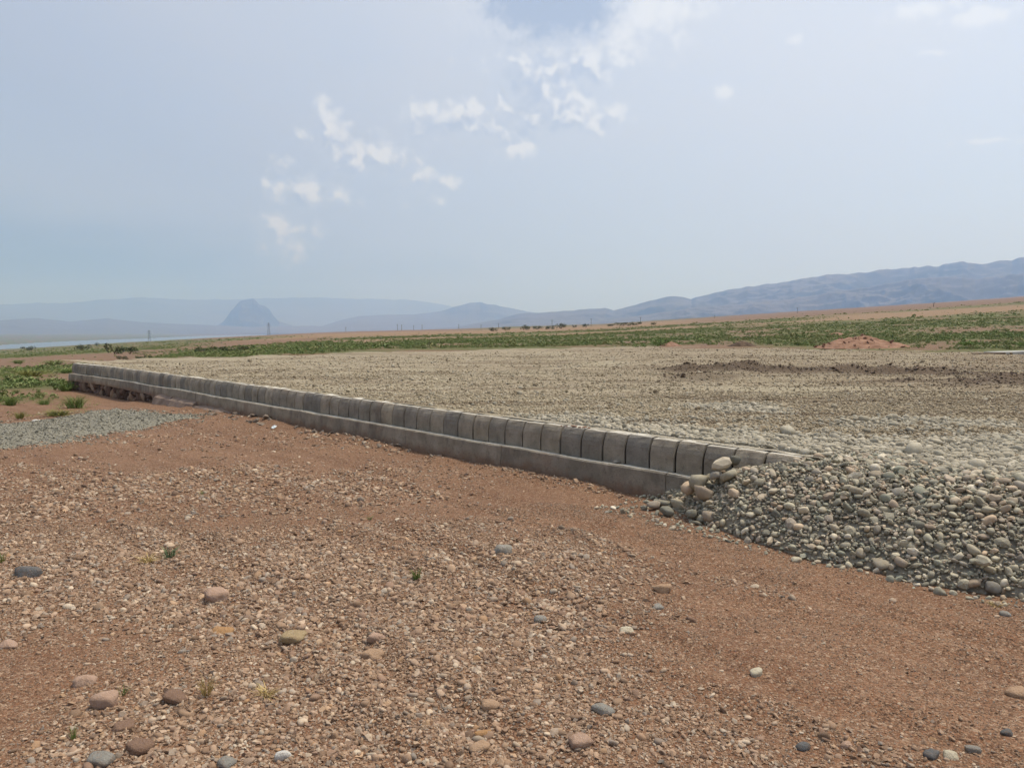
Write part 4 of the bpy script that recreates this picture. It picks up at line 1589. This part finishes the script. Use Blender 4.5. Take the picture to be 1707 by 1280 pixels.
BUSHES = [  # photo x, base row, width, height
    ('shrub', 'shrub', L_DARK, 'trees and shrubs on the plain', [
        (137, 584, 24, 12, 'round dark shrub standing alone near the left edge of the plain'),
        (162, 576, 8, 6, 'tiny dark shrub on the plain near the lake, right of a round one'),
        (192, 590, 36, 20, 'largest dark bush behind the far left end of the wall'),
        (216, 590, 34, 14, 'lower spreading bush touching the right of the largest dark bush'),
        (47, 584, 24, 8, 'low grey-green shrub at the left, below the lake'),
        (335, 588, 30, 11, 'dark reedy clump behind the gravel, left of a row of three'),
        (366, 587, 34, 12, 'dark reedy clump behind the gravel, middle of a row of three'),
        (398, 587, 36, 12, 'dark reedy clump behind the gravel, right of a row of three'),
        (204, 600, 24, 8, 'low olive shrub just behind the far corner of the wall'),
        (232, 600, 14, 7, 'small olive shrub on the verge, left one of a pair behind the wall'),
        (247, 599, 14, 7, 'small olive shrub on the verge, right one of a pair behind the wall')]),
    ('far_tree', 'tree', L_DARK, 'row of far trees', [
        (823, 552, 18, 7, 'leftmost low dark tree of the far row'), (843, 551, 17, 7, 'second low dark tree from the left of the far row'),
        (873, 550, 18, 9, 'taller dark tree in the left half of the far row'), (896, 549, 19, 6, 'low tree between two taller ones of the far row'),
        (915, 549, 17, 7, 'dark tree left of the tallest in the far row'), (935, 548, 20, 10, 'tallest dark tree in the right half of the far row'),
        (957, 546, 8, 5, 'smallest single tree in a gap of the far row'), (976, 546, 12, 7, 'round tree beside a utility pole right of the far row'),
        (1016, 544, 14, 4, 'low flat bush right of the far row'), (1037, 544, 30, 7, 'wide dark thicket left of a utility pole'),
        (1062, 543, 22, 7, 'dark thicket at the foot of a utility pole'), (1089, 542, 11, 5, 'last small bush right of the far thickets')]),
    ('bush', 'bush', L_GREEN, 'green bushes by the gravel edge', [
        (1102, 577, 32, 17, 'bright green bush at the far gravel edge beside a brown mound'),
        (1064, 579, 26, 8, 'low green bush left of the bright one at the gravel edge'),
        (1615, 578, 30, 12, 'green bush left of the bare patch near the right edge'),
        (1700, 580, 22, 12, 'dark green bush cut off by the right edge'),
        (1180, 575, 24, 8, 'low green bush left of the small soil mound'),
        (1530, 580, 24, 9, 'yellow-green bush just right of the red clay pile')]),
]
sd_ = 2000
for nm, cat, mat_, grp, lst in BUSHES:
    for px_, row, w_, h_, lab in lst:
        sd_ += 1
        bush(nm, lab, cat, px_, row, w_, h_, sd_, mat_, grp)

WEEDS = [  # clumps on the red ground left of the wall
    (108, 652, 36, 20, L_GREEN, 'green weed clump against the far end of the wall'),
    (122, 680, 52, 24, L_GREEN, 'bright green weed clump in front of the far end of the wall'),
    (92, 693, 60, 12, L_YEL, 'yellowish weed mat at the edge of the grey gravel'),
    (70, 676, 30, 14, L_GREEN, 'small green clump left of the bright one by the wall'),
    (62, 662, 26, 9, L_SCRUB, 'grey-green weed clump on bare ground, farther of two'),
    (24, 656, 16, 9, L_SCRUB, 'little weed tuft on bare ground near the left edge'),
    (14, 676, 36, 18, L_GREEN, 'green weed clump cut off by the left edge'),
    (28, 698, 26, 14, L_YEL, 'yellow-green weed clump just above the grey gravel at left'),
    (50, 628, 70, 14, L_YEL, 'long yellow-green weed patch left of the wall end'),
    (18, 634, 40, 13, L_GREEN, 'green weed patch at the left edge, level with the wall end'),
    (58, 643, 14, 8, L_SCRUB, 'small tuft beside stones left of the wall end'),
    (110, 622, 36, 9, L_GREEN, 'green strip of weeds touching the wall end'),
    (90, 608, 50, 10, L_SCRUB, 'dark weed hummock behind the wall end'),
    (30, 606, 30, 8, L_SCRUB, 'dark weed hummock near the left edge, farther back')]
for i, (px_, row, w_, h_, mat_, lab) in enumerate(WEEDS):
    az_ = math.atan((px_ - 853.5) / F)
    x, y, z = ground_hit(px_, row)
    k = y / F
    o = new_obj('weed_clump', None, None, None, label=lab, category='weeds', group='weed clumps left of the wall')
    o.location = (x, y, z)
    v, f = blades(260, 2300 + i, .45, 1., .014, .7)
    v = v / np.array([np.ptp(v[:, 0]), np.ptp(v[:, 1]), v[:, 2].max()]) * np.array([w_ * k * 1.2, w_ * k * 1.1, h_ * k * .95])
    new_obj('blades', mesh_np('blades', v, f, False), mat_, o)
    v, f = leaf_cloud(420, 2400 + i, .042, lobes=11)
    v = v / np.array([np.ptp(v[:, 0]), np.ptp(v[:, 1]), v[:, 2].max()]) * np.array([w_ * k * 1.25, w_ * k * 1.1, h_ * k * .6])
    new_obj('leaves', mesh_np('leaves', v, f, False), mat_, o)

TUFTS = [  # grass on the near gravel: x, row, width, height, blades, material
    (695, 968, 30, 24, 60, L_GREEN, .8, 'small bright green grass tuft alone in the middle of the gravel'),
    (282, 926, 44, 20, 46, L_BLUE, .9, 'blue-green grass tuft in gravel left of centre'),
    (245, 932, 64, 14, 60, L_DRY, 1.2, 'dry straw-coloured grass beside the blue-green tuft'),
    (122, 1228, 28, 26, 26, L_GREEN, .9, 'sparse green grass tuft at the lower left'),
    (205, 1158, 34, 16, 22, L_GREEN, 1.2, 'thin green sprig behind the big pale pink rock'),
    (345, 1160, 60, 40, 40, L_DRY, 1.3, 'straggly dry weed between purple-brown rock and ochre slab'),
    (445, 1160, 80, 16, 60, L_DRY, 1.3, 'flat dry grass mat right of the straggly dry weed'),
    (4, 936, 22, 22, 30, L_YEL, .9, 'yellowish grass tuft cut off by the left edge behind the dark rock'),
    (336, 824, 18, 8, 24, L_SCRUB, 1., 'tiny olive weed on the gravel below the left part of the wall'),
    (616, 866, 20, 8, 24, L_SCRUB, 1., 'tiny olive weed on the gravel below the middle of the wall'),
    (1660, 1010, 50, 10, 30, L_DRY, 1.2, 'faint dry grass on the dirt below the cobble heap')]
for i, (px_, row, w_, h_, n_, mat_, ln, lab) in enumerate(TUFTS):
    q = at_z(px_, row, 0.0)
    k = q[1] / F
    v, f = blades(n_, 2500 + i, .5, 1., .05, ln)
    v = v / np.array([np.ptp(v[:, 0]), np.ptp(v[:, 1]), v[:, 2].max()]) * np.array([w_ * k, w_ * k * .9, h_ * k])
    o = new_obj('grass_tuft', mesh_np('grass_tuft', v, f, False), mat_, None, label=lab, category='grass', group='grass tufts on the near ground')
    o.location = (q[0], q[1], float(G(q[0:1], q[1:2])[0]))

# ------------------------------------------------------------------ poles and pylons far off
M_POLE = plain_mat('pole_wood', (.07, .06, .05), (.12, .105, .09), 1)
M_STEEL = plain_mat('pylon_steel', (.14, .15, .16), (.20, .21, .22), 1)


def pole(px_, row, hpx, dist, label, twin=False):
    az_ = math.atan((px_ - 853.5) / F)
    x, y = dist * math.sin(az_), dist * math.cos(az_)
    zb = float(G(np.array([x]), np.array([y]), False)[0])
    h = hpx * y / F
    o = new_obj('utility_pole', None, None, None, label=label, category='utility pole', group='utility poles across the plain')
    o.location = (x, y, zb)
    th = .00042 * dist
    bm = bmesh.new(); tube(bm, (0, 0, -.3), (0, 0, h), th * .6, th * .42, 6); bm_obj('post', bm, M_POLE, o)
    bm = bmesh.new(); box(bm, h * .26, th * .5, th * .5, (0, 0, h * .93), .3); bm_obj('crossarm', bm, M_POLE, o)
    for q in (-1, 1):
        bm = bmesh.new(); tube(bm, (q * h * .12 * math.cos(.3), q * h * .12 * math.sin(.3), h * .94), (q * h * .12 * math.cos(.3), q * h * .12 * math.sin(.3), h * 1.0), th * .2, th * .15); bm_obj('insulator', bm, M_POLE, o)


for a in ((1067, 536, 11, 620, 'utility pole above the dark thicket right of the far trees'), (985, 541, 13, 560, 'tallest utility pole just right of the far tree row'),
          (920, 543, 13, 620, 'utility pole standing behind the far tree row'), (1327, 524, 10, 700, 'utility pole on the slope below the mountains'),
          (1190, 530, 6, 900, 'short utility pole where the mountains begin'), (831, 546, 8, 900, 'faint utility pole above the left end of the tree row'),
          (765, 548, 8, 1000, 'faint utility pole left of the far tree row'), (704, 551, 8, 1000, 'second faint pole to the right of the close pair mid-plain'),
          (670, 551, 9, 1000, 'right one of a close pair of poles near the middle of the plain'), (663, 551, 10, 1000, 'left one of a close pair of poles near the middle of the plain'),
          (690, 551, 8, 1050, 'first faint pole to the right of the close pair mid-plain'), (802, 547, 7, 1100, 'faintest pole below the pyramid hill')):
    pole(*a)


def pylon(px_, row, hpx, dist, label):
    az_ = math.atan((px_ - 853.5) / F)
    x, y = dist * math.sin(az_), dist * math.cos(az_)
    zb = float(G(np.array([x]), np.array([y]), False)[0])
    h = hpx * y / F
    o = new_obj('lattice_pylon', None, None, None, label=label, category='pylon', group='steel pylons on the left of the plain')
    o.location = (x, y, zb - .5)
    w0, w1, th = h * .10, h * .028, h * .006
    zs = [0, .25, .45, .62, .76, .88, 1.0]
    for sx in (-1, 1):
        for sy in (-1, 1):
            bm = bmesh.new()
            tube(bm, (sx * w0, sy * w0, 0), (sx * w1, sy * w1, h), th, th * .7, 4)
            bm_obj('leg', bm, M_STEEL, o)
    bm = bmesh.new()
    for a, c in zip(zs, zs[1:]):
        wa, wc = w0 + (w1 - w0) * a, w0 + (w1 - w0) * c
        for s1 in (-1, 1):
            tube(bm, (-wa, s1 * wa, a * h), (wc, s1 * wc, c * h), th * .6, th * .6, 3)
            tube(bm, (wa, s1 * wa, a * h), (-wc, s1 * wc, c * h), th * .6, th * .6, 3)
            tube(bm, (s1 * wa, -wa, a * h), (s1 * wc, wc, c * h), th * .6, th * .6, 3)
            tube(bm, (s1 * wa, wa, a * h), (s1 * wc, -wc, c * h), th * .6, th * .6, 3)
    bm_obj('bracing', bm, M_STEEL, o)
    for zz_, ww in ((.72, .20), (.85, .17), (.97, .13)):
        bm = bmesh.new()
        tube(bm, (-h * ww, 0, zz_ * h), (h * ww, 0, zz_ * h), th, th, 4)
        tube(bm, (-h * ww, 0, zz_ * h), (0, 0, zz_ * h + h * .05), th * .6, th * .6, 3)
        tube(bm, (h * ww, 0, zz_ * h), (0, 0, zz_ * h + h * .05), th * .6, th * .6, 3)
        bm_obj('crossarm', bm, M_STEEL, o)


pylon(250, 569, 20, 1500, 'lattice pylon standing against the lake at the left')
pylon(449, 558, 21, 1600, 'lattice pylon just right of the steep rock peak')
pylon(577, 553, 9, 1700, 'small lattice pylon on the skyline between rock peak and pyramid hill')
# lone watch post on the right slope
x, y, z = ground_hit(1553, 512)
o = new_obj('marker_post', None, None, None, label='lone short dark post with a bent top on the right skyline', category='post')
o.location = (x, y, z)
k = y / F
bm = bmesh.new(); tube(bm, (0, 0, -.3), (0, 0, 6.5 * k), .55 * k, .45 * k, 6); bm_obj('post', bm, M_POLE, o)
bm = bmesh.new(); tube(bm, (0, 0, 6.2 * k), (2.6 * k, 0, 7.6 * k), .5 * k, .35 * k, 5); bm_obj('bent_arm', bm, M_POLE, o)
